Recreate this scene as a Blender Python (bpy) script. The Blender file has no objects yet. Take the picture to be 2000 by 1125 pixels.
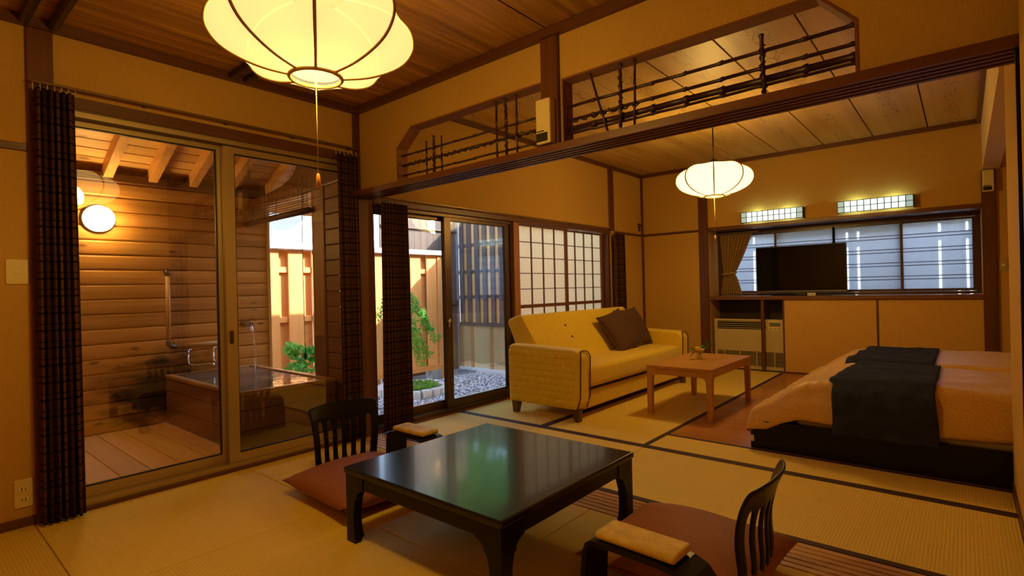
import bpy, bmesh, math, random
from mathutils import Vector, Matrix, noise

scene = bpy.context.scene
COL = scene.collection
random.seed(7)

# ------------------------------------------------------------------ camera
cam_d = bpy.data.cameras.new("camera")
cam = bpy.data.objects.new("camera", cam_d)
COL.objects.link(cam)
_R = Vector((0.76219844, 0.64691738, -0.02348291))
_U = Vector((0.0184806, 0.01451583, 0.99972384))
_F = Vector((-0.6470796, 0.76242193, 0.00089148))
cam.matrix_world = Matrix(((_R.x, _U.x, -_F.x, 3.51917), (_R.y, _U.y, -_F.y, -2.36411),
                           (_R.z, _U.z, -_F.z, 1.10596), (0, 0, 0, 1)))
cam_d.sensor_width = 36.0
cam_d.lens = 1040.989 / 2000 * 36
cam_d.clip_start = 0.02
scene.camera = cam

# ------------------------------------------------------------------ world, sun, exposure
SUN_DIR = Vector((-1.05, -1.25, -1.0)).normalized()      # the way the sunlight travels
world = bpy.data.worlds.new("sky"); scene.world = world
world.use_nodes = True
wn = world.node_tree.nodes; wl = world.node_tree.links
wn.clear()
wo = wn.new("ShaderNodeOutputWorld"); wb = wn.new("ShaderNodeBackground"); ws = wn.new("ShaderNodeTexSky")
ws.sky_type = 'NISHITA'; ws.sun_disc = False
ws.sun_elevation = math.asin(-SUN_DIR.z)
ws.sun_rotation = math.atan2(-SUN_DIR.x, -SUN_DIR.y)
wb.inputs[1].default_value = 2.0
wl.new(ws.outputs[0], wb.inputs[0]); wl.new(wb.outputs[0], wo.inputs[0])

sun_d = bpy.data.lights.new("sun", 'SUN'); sun_d.energy = 24.0; sun_d.angle = 0.009; sun_d.color = (1.0, 0.93, 0.82)
sun = bpy.data.objects.new("sun", sun_d); COL.objects.link(sun)
sun.rotation_euler = SUN_DIR.to_track_quat('-Z', 'Y').to_euler()
sun.location = (4, 8, 8)

BULB_BIG = 225.0
BULB_SMALL = 285.0
LAMP_COL = (1.0, 0.58, 0.12)

vs = scene.view_settings
vs.view_transform = 'Standard'; vs.look = 'None'; vs.gamma = 1.0; vs.exposure = 0.0
vs.use_curve_mapping = False
try:
    scene.cycles.use_denoising = True
    scene.cycles.max_bounces = 10; scene.cycles.diffuse_bounces = 5; scene.cycles.transparent_max_bounces = 16
    scene.cycles.sample_clamp_indirect = 6.0
    scene.cycles.caustics_reflective = False; scene.cycles.caustics_refractive = False
except Exception:
    pass

# ------------------------------------------------------------------ materials
def new_mat(name):
    m = bpy.data.materials.new(name); m.use_nodes = True
    nt = m.node_tree; b = nt.nodes["Principled BSDF"]
    return m, nt, b

def coords(nt, scale=(1, 1, 1), rnd=True, kind="Object"):
    tc = nt.nodes.new("ShaderNodeTexCoord")
    mp = nt.nodes.new("ShaderNodeMapping"); mp.inputs["Scale"].default_value = scale
    if kind == "World":
        g = nt.nodes.new("ShaderNodeNewGeometry"); nt.links.new(g.outputs["Position"], mp.inputs[0])
    else:
        nt.links.new(tc.outputs["Object"], mp.inputs[0])
    if rnd:
        oi = nt.nodes.new("ShaderNodeObjectInfo")
        ml = nt.nodes.new("ShaderNodeMath"); ml.operation = 'MULTIPLY'; ml.inputs[1].default_value = 37.0
        nt.links.new(oi.outputs["Random"], ml.inputs[0]); nt.links.new(ml.outputs[0], mp.inputs["Location"])
    return mp.outputs[0]

def ramp(nt, stops, src):
    r = nt.nodes.new("ShaderNodeValToRGB")
    els = r.color_ramp.elements
    while len(els) < len(stops): els.new(0.5)
    for e, (p, c) in zip(els, stops):
        e.position = p; e.color = (*c, 1)
    nt.links.new(src, r.inputs[0])
    return r.outputs[0]

def noise_n(nt, vec, scale=5, detail=4, rough=0.55, dist=0.0):
    n = nt.nodes.new("ShaderNodeTexNoise")
    n.inputs["Scale"].default_value = scale; n.inputs["Detail"].default_value = detail
    n.inputs["Roughness"].default_value = rough; n.inputs["Distortion"].default_value = dist
    nt.links.new(vec, n.inputs["Vector"])
    return n.outputs["Fac"]

def bump(nt, b, src, strength=0.2, dist=0.01):
    bp = nt.nodes.new("ShaderNodeBump"); bp.inputs["Strength"].default_value = strength; bp.inputs["Distance"].default_value = dist
    nt.links.new(src, bp.inputs["Height"]); nt.links.new(bp.outputs[0], b.inputs["Normal"])

def mixc(nt, fac, a, b, mode='MIX'):
    m = nt.nodes.new("ShaderNodeMix"); m.data_type = 'RGBA'; m.blend_type = mode
    for s, v in ((m.inputs["Factor"], fac), (m.inputs["A"], a), (m.inputs["B"], b)):
        if isinstance(v, (int, float)): s.default_value = v
        elif isinstance(v, tuple): s.default_value = (*v, 1)
        else: nt.links.new(v, s)
    return m.outputs["Result"]

AX = {'X': (0.35, 9, 9), 'Y': (9, 0.35, 9), 'Z': (9, 9, 0.35)}
_cache = {}
def wood(name, dark, light, axis='X', rough=0.45, vary=0.25, fine=1.0, knots=False, bmp=0.08):
    key = (name, axis)
    if key in _cache: return _cache[key]
    m, nt, b = new_mat(name + "_" + axis.lower())
    v = coords(nt, tuple(s * fine for s in AX[axis]))
    n1 = noise_n(nt, v, 1.6, 6, 0.62, 0.6)
    c = ramp(nt, [(0.28, dark), (0.5, tuple((a + d) / 2 for a, d in zip(light, dark))), (0.72, light)], n1)
    oi = nt.nodes.new("ShaderNodeObjectInfo")
    hs = nt.nodes.new("ShaderNodeHueSaturation")
    mr = nt.nodes.new("ShaderNodeMapRange"); mr.inputs["To Min"].default_value = 1 - vary; mr.inputs["To Max"].default_value = 1 + vary
    nt.links.new(oi.outputs["Random"], mr.inputs["Value"]); nt.links.new(mr.outputs[0], hs.inputs["Value"])
    nt.links.new(c, hs.inputs["Color"])
    out = hs.outputs[0]
    if knots:
        vo = nt.nodes.new("ShaderNodeTexVoronoi"); vo.feature = 'DISTANCE_TO_EDGE' if False else 'F1'
        vo.inputs["Scale"].default_value = 1.0
        kv = coords(nt, {'X': (2.2, 6, 6), 'Y': (6, 2.2, 6), 'Z': (6, 6, 2.2)}[axis])
        nt.links.new(kv, vo.inputs["Vector"])
        kf = ramp(nt, [(0.05, (1, 1, 1)), (0.13, (0, 0, 0))], vo.outputs["Distance"])
        out = mixc(nt, kf, out, tuple(x * 0.35 for x in dark))
    nt.links.new(out, b.inputs["Base Color"])
    b.inputs["Roughness"].default_value = rough
    bump(nt, b, n1, bmp, 0.004)
    _cache[key] = m
    return m

def flat(name, col, rough=0.5, metal=0.0, spec=0.5, coat=0.0, coat_rough=0.03, vary=0.0, nscale=30, bmp=0.0):
    if name in _cache: return _cache[name]
    m, nt, b = new_mat(name)
    b.inputs["Base Color"].default_value = (*col, 1)
    b.inputs["Roughness"].default_value = rough; b.inputs["Metallic"].default_value = metal
    b.inputs["Specular IOR Level"].default_value = spec
    b.inputs["Coat Weight"].default_value = coat; b.inputs["Coat Roughness"].default_value = coat_rough
    if vary or bmp:
        n = noise_n(nt, coords(nt), nscale, 4)
        if vary:
            c = ramp(nt, [(0.3, tuple(x * (1 - vary) for x in col)), (0.7, tuple(min(1, x * (1 + vary)) for x in col))], n)
            nt.links.new(c, b.inputs["Base Color"])
        if bmp: bump(nt, b, n, bmp, 0.005)
    _cache[name] = m
    return m

def plaster(name, col, axis='Z'):
    """woven wall cloth: fine vertical and horizontal threads"""
    m, nt, b = new_mat(name)
    v1 = coords(nt, (260, 260, 14), False); v2 = coords(nt, (18, 18, 330), False)
    n1 = noise_n(nt, v1, 1, 2); n2 = noise_n(nt, v2, 1, 2)
    mm = nt.nodes.new("ShaderNodeMath"); mm.operation = 'ADD'
    nt.links.new(n1, mm.inputs[0]); nt.links.new(n2, mm.inputs[1])
    hf = nt.nodes.new("ShaderNodeMath"); hf.operation = 'MULTIPLY'; hf.inputs[1].default_value = 0.5
    nt.links.new(mm.outputs[0], hf.inputs[0])
    c = ramp(nt, [(0.3, tuple(x * 0.88 for x in col)), (0.7, tuple(x * 1.1 for x in col))], hf.outputs[0])
    nt.links.new(c, b.inputs["Base Color"]); b.inputs["Roughness"].default_value = 0.9
    b.inputs["Specular IOR Level"].default_value = 0.15
    bump(nt, b, hf.outputs[0], 0.12, 0.002)
    return m

def tatami(name, col, axis='X'):
    """rush weave: fine ribs across the mat"""
    m, nt, b = new_mat(name)
    v = coords(nt, (1, 1, 1), False)
    w = nt.nodes.new("ShaderNodeTexWave"); w.wave_type = 'BANDS'; w.bands_direction = axis
    w.inputs["Scale"].default_value = 24; w.inputs["Distortion"].default_value = 0.3; w.inputs["Detail"].default_value = 1
    nt.links.new(v, w.inputs["Vector"])
    n = noise_n(nt, coords(nt, (120, 6, 1) if axis == 'Y' else (6, 120, 1)), 1, 3)
    c0 = ramp(nt, [(0.25, tuple(x * 0.93 for x in col)), (0.75, tuple(x * 1.05 for x in col))], n)
    c1 = mixc(nt, 0.12, c0, w.outputs["Color"], 'MULTIPLY')
    oi = nt.nodes.new("ShaderNodeObjectInfo")
    nt.links.new(c1, b.inputs["Base Color"])
    b.inputs["Roughness"].default_value = 0.6; b.inputs["Specular IOR Level"].default_value = 0.25
    bump(nt, b, w.outputs["Fac"], 0.25, 0.002)
    return m

def glass_mat(name, tint=(1, 1, 1), f0=0.045):
    m = bpy.data.materials.new(name); m.use_nodes = True
    nt = m.node_tree; nt.nodes.clear()
    o = nt.nodes.new("ShaderNodeOutputMaterial"); mx = nt.nodes.new("ShaderNodeMixShader")
    t = nt.nodes.new("ShaderNodeBsdfTransparent"); t.inputs[0].default_value = (*tint, 1)
    g = nt.nodes.new("ShaderNodeBsdfGlossy"); g.inputs["Roughness"].default_value = 0.0
    lw = nt.nodes.new("ShaderNodeLayerWeight"); lw.inputs[0].default_value = 0.5
    pw = nt.nodes.new("ShaderNodeMath"); pw.operation = 'POWER'; pw.inputs[1].default_value = 5
    ml = nt.nodes.new("ShaderNodeMath"); ml.operation = 'MULTIPLY_ADD'; ml.inputs[1].default_value = 1 - f0; ml.inputs[2].default_value = f0
    nt.links.new(lw.outputs["Facing"], pw.inputs[0]); nt.links.new(pw.outputs[0], ml.inputs[0])
    nt.links.new(ml.outputs[0], mx.inputs[0]); nt.links.new(t.outputs[0], mx.inputs[1]); nt.links.new(g.outputs[0], mx.inputs[2])
    nt.links.new(mx.outputs[0], o.inputs[0])
    return m

def paper_mat(name, col, trans=0.75, clear=0.0):
    """translucent paper or frosted film"""
    m = bpy.data.materials.new(name); m.use_nodes = True
    nt = m.node_tree; nt.nodes.clear()
    o = nt.nodes.new("ShaderNodeOutputMaterial")
    d = nt.nodes.new("ShaderNodeBsdfDiffuse"); t = nt.nodes.new("ShaderNodeBsdfTranslucent")
    n = noise_n(nt, coords(nt, (60, 60, 60)), 1, 3)
    c = ramp(nt, [(0.3, tuple(x * 0.92 for x in col)), (0.7, col)], n)
    nt.links.new(c, d.inputs[0]); nt.links.new(c, t.inputs[0])
    mx = nt.nodes.new("ShaderNodeMixShader"); mx.inputs[0].default_value = trans
    nt.links.new(d.outputs[0], mx.inputs[1]); nt.links.new(t.outputs[0], mx.inputs[2])
    out = mx.outputs[0]
    if clear:
        tr = nt.nodes.new("ShaderNodeBsdfTransparent")
        m2 = nt.nodes.new("ShaderNodeMixShader"); m2.inputs[0].default_value = clear
        nt.links.new(out, m2.inputs[1]); nt.links.new(tr.outputs[0], m2.inputs[2]); out = m2.outputs[0]
    nt.links.new(out, o.inputs[0])
    return m

def shade_mat(name, col, strength, clear):
    """glowing gauze lamp shade that lets part of the bulb's light straight through"""
    m = bpy.data.materials.new(name); m.use_nodes = True
    nt = m.node_tree; nt.nodes.clear()
    o = nt.nodes.new("ShaderNodeOutputMaterial")
    e = nt.nodes.new("ShaderNodeEmission"); e.inputs[1].default_value = strength
    n = noise_n(nt, coords(nt, (150, 150, 150)), 1, 3)
    c = ramp(nt, [(0.3, tuple(x * 0.95 for x in col)), (0.7, col)], n)
    nt.links.new(c, e.inputs[0])
    t = nt.nodes.new("ShaderNodeBsdfTranslucent"); t.inputs[0].default_value = (0.014, 0.0113, 0.005, 1)
    ad = nt.nodes.new("ShaderNodeAddShader"); nt.links.new(e.outputs[0], ad.inputs[0]); nt.links.new(t.outputs[0], ad.inputs[1])
    tr = nt.nodes.new("ShaderNodeBsdfTransparent")
    mx = nt.nodes.new("ShaderNodeMixShader"); mx.inputs[0].default_value = clear
    nt.links.new(ad.outputs[0], mx.inputs[1]); nt.links.new(tr.outputs[0], mx.inputs[2])
    nt.links.new(mx.outputs[0], o.inputs[0])
    return m

def emit(name, col, s):
    m = bpy.data.materials.new(name); m.use_nodes = True
    nt = m.node_tree; b = nt.nodes["Principled BSDF"]
    b.inputs["Base Color"].default_value = (*[x * 0.8 for x in col], 1)
    b.inputs["Emission Color"].default_value = (*col, 1); b.inputs["Emission Strength"].default_value = s
    return m

def plaid(name, base, stripe, line):
    """woven curtain cloth: vertical stripes crossed by thin horizontal lines"""
    m, nt, b = new_mat(name)
    tc = nt.nodes.new("ShaderNodeUVMap")
    sp = nt.nodes.new("ShaderNodeSeparateXYZ"); nt.links.new(tc.outputs[0], sp.inputs[0])
    def band(src, period, width, off=0.0):
        a = nt.nodes.new("ShaderNodeMath"); a.operation = 'MULTIPLY_ADD'; a.inputs[1].default_value = 1 / period; a.inputs[2].default_value = off
        nt.links.new(src, a.inputs[0])
        f = nt.nodes.new("ShaderNodeMath"); f.operation = 'FRACT'; nt.links.new(a.outputs[0], f.inputs[0])
        l = nt.nodes.new("ShaderNodeMath"); l.operation = 'LESS_THAN'; l.inputs[1].default_value = width; nt.links.new(f.outputs[0], l.inputs[0])
        return l.outputs[0]
    c = mixc(nt, band(sp.outputs[0], 0.045, 0.5), base, stripe)
    c = mixc(nt, band(sp.outputs[1], 0.085, 0.12), c, line)
    c = mixc(nt, band(sp.outputs[1], 0.085, 0.07, 0.6), c, line)
    n = noise_n(nt, coords(nt, (300, 300, 30), False), 1, 2)
    c = mixc(nt, 0.35, c, ramp(nt, [(0.3, (0.5, 0.5, 0.5)), (0.7, (1, 1, 1))], n), 'MULTIPLY')
    nt.links.new(c, b.inputs["Base Color"]); b.inputs["Roughness"].default_value = 0.9
    b.inputs["Specular IOR Level"].default_value = 0.1
    return m

W_PLASTER = plaster("wall_cloth", (0.56, 0.345, 0.085))
W_PANEL = plaster("panel_cloth", (0.66, 0.40, 0.11))
CREAM = flat("cream_plastic", (0.75, 0.62, 0.30), 0.4)
DARKPL = flat("dark_plastic", (0.02, 0.018, 0.012), 0.4)
BLACK = flat("black_lacquer", (0.007, 0.0055, 0.004), 0.34, spec=0.2, coat=0.06, coat_rough=0.1)
TABLE_M = flat("speckled_black_lacquer", (0.011, 0.009, 0.008), 0.24, spec=0.3, coat=0.28, coat_rough=0.07, vary=0.6, nscale=400)
ALU = flat("champagne_aluminium", (0.50, 0.38, 0.19), 0.38, 0.55)
ALU_D = flat("bronze_aluminium", (0.10, 0.055, 0.03), 0.35, 0.5)
GASKET = flat("black_gasket", (0.012, 0.010, 0.008), 0.5)
CHROME = flat("chrome", (0.75, 0.75, 0.78), 0.12, 1.0)
IRON = flat("dark_bronze_fitting", (0.08, 0.055, 0.04), 0.35, 0.7)
GLASS = glass_mat("window_glass", (0.97, 0.98, 0.97), 0.12)
TUMBLER = glass_mat("tumbler_glass", (0.96, 0.97, 0.93), 0.07)
SHOJI = paper_mat("shoji_paper", (0.93, 0.84, 0.60), 0.80)
FILM = paper_mat("frosted_film", (0.58, 0.65, 0.72), 0.88, 0.05)
def TRIM(a): return wood("red_brown_trim", (0.085, 0.026, 0.009), (0.16, 0.055, 0.018), a, 0.4, 0.12)
def LEDGE(a): return wood("ledge_wood", (0.14, 0.05, 0.015), (0.24, 0.095, 0.03), a, 0.35, 0.1)
def CEIL(a): return wood("ceiling_board", (0.15, 0.055, 0.012), (0.56, 0.29, 0.07), a, 0.5, 0.12, 1.25)
def CEIL2(a):
    """pale board with a band of cathedral figure down its middle"""
    if "CEIL2" in _cache: return _cache["CEIL2"]
    m, nt, b = new_mat("pale_ceiling_board")
    v = coords(nt, (5, .5, 1)); n1 = noise_n(nt, v, 1.5, 4)
    c = ramp(nt, [(.3, (.44, .265, .065)), (.7, (.60, .40, .115))], n1)
    n2 = noise_n(nt, coords(nt, (5.5, 1.5, 1)), 1.4, 2, .5, .3)
    ml = nt.nodes.new("ShaderNodeMath"); ml.operation = 'MULTIPLY'; ml.inputs[1].default_value = 15; nt.links.new(n2, ml.inputs[0])
    fr = nt.nodes.new("ShaderNodeMath"); fr.operation = 'FRACT'; nt.links.new(ml.outputs[0], fr.inputs[0])
    line = ramp(nt, [(.0, (1, 1, 1)), (.28, (0, 0, 0))], fr.outputs[0])
    tc = nt.nodes.new("ShaderNodeTexCoord"); sp = nt.nodes.new("ShaderNodeSeparateXYZ"); nt.links.new(tc.outputs["Object"], sp.inputs[0])
    ab = nt.nodes.new("ShaderNodeMath"); ab.operation = 'ABSOLUTE'; nt.links.new(sp.outputs[0], ab.inputs[0])
    mask = ramp(nt, [(.045, (1, 1, 1)), (.085, (0, 0, 0))], ab.outputs[0])
    f = nt.nodes.new("ShaderNodeMath"); f.operation = 'MULTIPLY'; nt.links.new(line, f.inputs[0]); nt.links.new(mask, f.inputs[1])
    f2 = nt.nodes.new("ShaderNodeMath"); f2.operation = 'MULTIPLY'; f2.inputs[1].default_value = .9; nt.links.new(f.outputs[0], f2.inputs[0])
    nt.links.new(mixc(nt, f2.outputs[0], c, (.14, .065, .018)), b.inputs["Base Color"])
    b.inputs["Roughness"].default_value = .45; b.inputs["Specular IOR Level"].default_value = .35
    bump(nt, b, f.outputs[0], .15, .002)
    _cache["CEIL2"] = m
    return m
def PINE(a): return wood("bath_pine", (0.36, 0.16, 0.045), (0.60, 0.34, 0.12), a, 0.5, 0.15, 0.9, True)
def TEAK(a): return wood("table_oak", (0.40, 0.185, 0.042), (0.60, 0.31, 0.085), a, 0.32, 0.08)
def CEDAR(a): return wood("orange_cedar", (0.62, 0.235, 0.05), (0.80, 0.36, 0.10), a, 0.6, 0.12)
def WEATHER(a): return wood("weathered_board", (0.040, 0.033, 0.036), (0.11, 0.09, 0.09), a, 0.8, 0.25, 1.0)
def WEATHER2(a): return wood("brown_back_board", (0.46, 0.23, 0.09), (0.68, 0.38, 0.16), a, 0.8, 0.2)
def TUBW(a): return wood("tub_cypress", (0.17, 0.075, 0.035), (0.27, 0.125, 0.055), a, 0.35, 0.1)
def DECKW(a): return wood("deck_board", (0.58, 0.32, 0.14), (0.70, 0.41, 0.19), a, 0.6, 0.08)
def FLOORW(a): return wood("floor_board", (0.40, 0.165, 0.04), (0.52, 0.23, 0.06), a, 0.25, 0.06)
def BAMB(a): return wood("smoked_bamboo", (0.030, 0.012, 0.007), (0.07, 0.028, 0.014), a, 0.35, 0.1)

def siding():
    """knotty pine wall boards with dark water stains of their own shape near the tub"""
    m, nt, b = new_mat("stained_siding")
    v = coords(nt, (8, 0.4, 9))
    n1 = noise_n(nt, v, 1.6, 6, 0.62, 0.6)
    c = ramp(nt, [(0.28, (0.40, 0.165, 0.035)), (0.72, (0.66, 0.34, 0.095))], n1)
    vo = nt.nodes.new("ShaderNodeTexVoronoi"); vo.inputs["Scale"].default_value = 1.0
    nt.links.new(coords(nt, (6, 2.6, 7)), vo.inputs["Vector"])
    kf = ramp(nt, [(0.05, (1, 1, 1)), (0.14, (0, 0, 0))], vo.outputs["Distance"])
    c = mixc(nt, kf, c, (0.14, 0.05, 0.015))
    oi = nt.nodes.new("ShaderNodeObjectInfo"); hs = nt.nodes.new("ShaderNodeHueSaturation")
    mr = nt.nodes.new("ShaderNodeMapRange"); mr.inputs["To Min"].default_value = 0.85; mr.inputs["To Max"].default_value = 1.12
    nt.links.new(oi.outputs["Random"], mr.inputs["Value"]); nt.links.new(mr.outputs[0], hs.inputs["Value"]); nt.links.new(c, hs.inputs["Color"])
    # stain map: water marks spreading from where the taps splash
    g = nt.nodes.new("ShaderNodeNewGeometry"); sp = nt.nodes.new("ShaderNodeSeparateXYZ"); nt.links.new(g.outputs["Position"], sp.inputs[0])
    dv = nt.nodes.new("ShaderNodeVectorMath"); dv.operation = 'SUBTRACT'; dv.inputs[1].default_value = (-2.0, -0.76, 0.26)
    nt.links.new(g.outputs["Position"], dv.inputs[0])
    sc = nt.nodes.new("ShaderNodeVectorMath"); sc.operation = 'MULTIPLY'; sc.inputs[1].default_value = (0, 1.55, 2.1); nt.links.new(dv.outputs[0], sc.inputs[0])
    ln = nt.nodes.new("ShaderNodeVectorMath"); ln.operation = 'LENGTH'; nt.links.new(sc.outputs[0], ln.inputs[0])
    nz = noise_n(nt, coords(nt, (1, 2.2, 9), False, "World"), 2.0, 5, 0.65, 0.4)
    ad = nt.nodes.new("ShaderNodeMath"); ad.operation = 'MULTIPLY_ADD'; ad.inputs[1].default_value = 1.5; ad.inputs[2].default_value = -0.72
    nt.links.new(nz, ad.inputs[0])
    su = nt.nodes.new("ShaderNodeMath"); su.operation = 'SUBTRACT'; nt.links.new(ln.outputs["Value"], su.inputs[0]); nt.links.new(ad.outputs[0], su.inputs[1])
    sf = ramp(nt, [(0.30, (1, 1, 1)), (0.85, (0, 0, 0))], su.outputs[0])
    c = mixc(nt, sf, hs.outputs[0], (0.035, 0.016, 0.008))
    nt.links.new(c, b.inputs["Base Color"]); b.inputs["Roughness"].default_value = 0.45
    bump(nt, b, n1, 0.08, 0.004)
    return m
SIDING = siding()

# ------------------------------------------------------------------ builders
def mw(o):
    m = Matrix.Identity(4)
    while o is not None:
        m = o.matrix_basis @ m
        o = o.parent
    return m

def tag(o, label=None, cat=None, group=None, kind=None):
    if label: o["label"] = label
    if cat: o["category"] = cat
    if group: o["group"] = group
    if kind: o["kind"] = kind
    return o

def empty(name, loc, rz=0.0, parent=None):
    o = bpy.data.objects.new(name, None); COL.objects.link(o)
    o.location = loc; o.rotation_euler = (0, 0, rz); o.empty_display_size = 0.1
    o.parent = parent
    return o

class MB:
    """collects geometry in world space (or the parent's space with local=True), builds one mesh object"""
    def __init__(s): s.bm = bmesh.new(); s.uv = None
    def box(s, lo, hi, bev=0.0, seg=1):
        c = [(a + b) / 2 for a, b in zip(lo, hi)]; d = [abs(b - a) for a, b in zip(lo, hi)]
        r = bmesh.ops.create_cube(s.bm, size=1.0, matrix=Matrix.Translation(c) @ Matrix.Diagonal((*d, 1)))
        if bev > 0:
            es = {e for v in r["verts"] for e in v.link_edges}
            bmesh.ops.bevel(s.bm, geom=list(es), offset=bev, segments=seg, affect='EDGES', profile=0.5)
        return s
    def obox(s, size, mat, bev=0.0, seg=1):
        r = bmesh.ops.create_cube(s.bm, size=1.0, matrix=mat @ Matrix.Diagonal((*size, 1)))
        if bev > 0:
            es = {e for v in r["verts"] for e in v.link_edges}
            bmesh.ops.bevel(s.bm, geom=list(es), offset=bev, segments=seg, affect='EDGES', profile=0.5)
        return s
    def tube(s, pts, r, n=8, caps=True):
        pts = [Vector(p) for p in pts]
        rs = r if isinstance(r, (list, tuple)) else [r] * len(pts)
        rings = []; prev = None
        for i, p in enumerate(pts):
            t = (pts[min(i + 1, len(pts) - 1)] - pts[max(i - 1, 0)]).normalized()
            if prev is None:
                a = t.orthogonal().normalized()
            else:
                a = (prev - t * prev.dot(t))
                a = a.normalized() if a.length > 1e-6 else t.orthogonal().normalized()
            prev = a; b = t.cross(a)
            rings.append([s.bm.verts.new(p + (a * math.cos(2 * math.pi * k / n) + b * math.sin(2 * math.pi * k / n)) * rs[i]) for k in range(n)])
        for i in range(len(rings) - 1):
            for k in range(n):
                s.bm.faces.new((rings[i][k], rings[i][(k + 1) % n], rings[i + 1][(k + 1) % n], rings[i + 1][k]))
        if caps:
            s.bm.faces.new(rings[0][::-1]); s.bm.faces.new(rings[-1])
        return s
    def prism(s, pts, a, b, axis):
        """2-D outline extruded along axis from a to b; axis Y: pts are (x,z); X: (y,z); Z: (x,y)"""
        def mk(p, t):
            return {'X': (t, p[0], p[1]), 'Y': (p[0], t, p[1]), 'Z': (p[0], p[1], t)}[axis]
        A = [s.bm.verts.new(mk(p, a)) for p in pts]; B = [s.bm.verts.new(mk(p, b)) for p in pts]
        n = len(pts)
        s.bm.faces.new(A[::-1]); s.bm.faces.new(B)
        for i in range(n):
            s.bm.faces.new((A[i], A[(i + 1) % n], B[(i + 1) % n], B[i]))
        return s
    def lathe(s, prof, c, n=24, closed_ends=True, axis='Z'):
        rings = []
        for (r, h) in prof:
            ring = []
            for k in range(n):
                t = 2 * math.pi * k / n
                if axis == 'Z': p = (c[0] + r * math.cos(t), c[1] + r * math.sin(t), c[2] + h)
                elif axis == 'X': p = (c[0] + h, c[1] + r * math.cos(t), c[2] + r * math.sin(t))
                else: p = (c[0] + r * math.cos(t), c[1] + h, c[2] + r * math.sin(t))
                ring.append(s.bm.verts.new(p))
            rings.append(ring)
        for i in range(len(rings) - 1):
            for k in range(n):
                s.bm.faces.new((rings[i][k], rings[i][(k + 1) % n], rings[i + 1][(k + 1) % n], rings[i + 1][k]))
        if closed_ends:
            s.bm.faces.new(rings[0][::-1]); s.bm.faces.new(rings[-1])
        return s
    def grid(s, f, nu, nv, uvf=None):
        vs_ = [[s.bm.verts.new(f(i / nu, j / nv)) for j in range(nv + 1)] for i in range(nu + 1)]
        lay = s.bm.loops.layers.uv.verify() if uvf else None
        for i in range(nu):
            for j in range(nv):
                q = ((i, j), (i + 1, j), (i + 1, j + 1), (i, j + 1))
                fc = s.bm.faces.new([vs_[a][b] for a, b in q])
                if uvf:
                    for lp, (a, b) in zip(fc.loops, q): lp[lay].uv = uvf(a / nu, b / nv)
        return s
    def build(s, name, mat, parent=None, smooth=False, local=False, fix=True):
        if fix: bmesh.ops.recalc_face_normals(s.bm, faces=s.bm.faces[:])
        if parent is not None and not local:
            s.bm.transform(mw(parent).inverted())
        me = bpy.data.meshes.new(name); s.bm.to_mesh(me); s.bm.free()
        if mat is not None: me.materials.append(mat)
        if smooth: me.polygons.foreach_set("use_smooth", [True] * len(me.polygons))
        o = bpy.data.objects.new(name, me); COL.objects.link(o); o.parent = parent
        return o

_boxes = {}
def piece(name, lo, hi, mat, parent=None, bev=0.003, seg=1):
    """a box piece; alike pieces share mesh data"""
    d = tuple(round(abs(b - a), 4) for a, b in zip(lo, hi))
    key = (d, mat.name, bev, seg)
    if key not in _boxes:
        t = MB(); t.box([-x / 2 for x in d], [x / 2 for x in d], bev, seg)
        me = bpy.data.meshes.new(name); t.bm.to_mesh(me); t.bm.free(); me.materials.append(mat); _boxes[key] = me
    o = bpy.data.objects.new(name, _boxes[key]); COL.objects.link(o); o.parent = parent
    c = Vector([(a + b) / 2 for a, b in zip(lo, hi)])
    o.location = mw(parent).inverted() @ c if parent is not None else c
    return o

def box(name, lo, hi, mat, parent=None, bev=0.0, seg=1):
    return MB().box(lo, hi, bev, seg).build(name, mat, parent)

def struct(o, label, cat, kind="structure"):
    return tag(o, label, cat, None, kind)

def solid(o, t, off=0.0):
    md = o.modifiers.new("thickness", 'SOLIDIFY'); md.thickness = t; md.offset = off
    return o
def subsurf(o, n=1):
    md = o.modifiers.new("smooth", 'SUBSURF'); md.levels = n; md.render_levels = n
    return o

def copy_tree(o, parent=None):
    c = o.copy(); COL.objects.link(c); c.parent = parent
    for ch in list(o.children):
        copy_tree(ch, c)
    return c

def wall_cells(us, vs_, holes, a, b, axis):
    """one connected wall mesh on a grid of cells, leaving openings; axis = thickness axis"""
    bm = bmesh.new(); V = {}
    def vert(i, j, k):
        if (i, j, k) not in V:
            t = (a, b)[k]
            p = (t, us[i], vs_[j]) if axis == 'X' else (us[i], t, vs_[j])
            V[(i, j, k)] = bm.verts.new(p)
        return V[(i, j, k)]
    def full(i, j):
        if i < 0 or j < 0 or i >= len(us) - 1 or j >= len(vs_) - 1: return False
        u = (us[i] + us[i + 1]) / 2; v = (vs_[j] + vs_[j + 1]) / 2
        return not any(h[0] < u < h[1] and h[2] < v < h[3] for h in holes)
    for i in range(len(us) - 1):
        for j in range(len(vs_) - 1):
            if not full(i, j): continue
            for k in (0, 1):
                bm.faces.new([vert(i, j, k), vert(i + 1, j, k), vert(i + 1, j + 1, k), vert(i, j + 1, k)])
            for (di, dj, e) in ((-1, 0, ((i, j), (i, j + 1))), (1, 0, ((i + 1, j), (i + 1, j + 1))), (0, -1, ((i, j), (i + 1, j))), (0, 1, ((i, j + 1), (i + 1, j + 1)))):
                if not full(i + di, j + dj):
                    (p, q) = e
                    bm.faces.new([vert(*p, 0), vert(*q, 0), vert(*q, 1), vert(*p, 1)])
    m = MB(); m.bm.free(); m.bm = bm
    return m

# ================================================================== SETTING
H1, H2, D = 2.457, 2.635, 4.70
RW = 3.66

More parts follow.
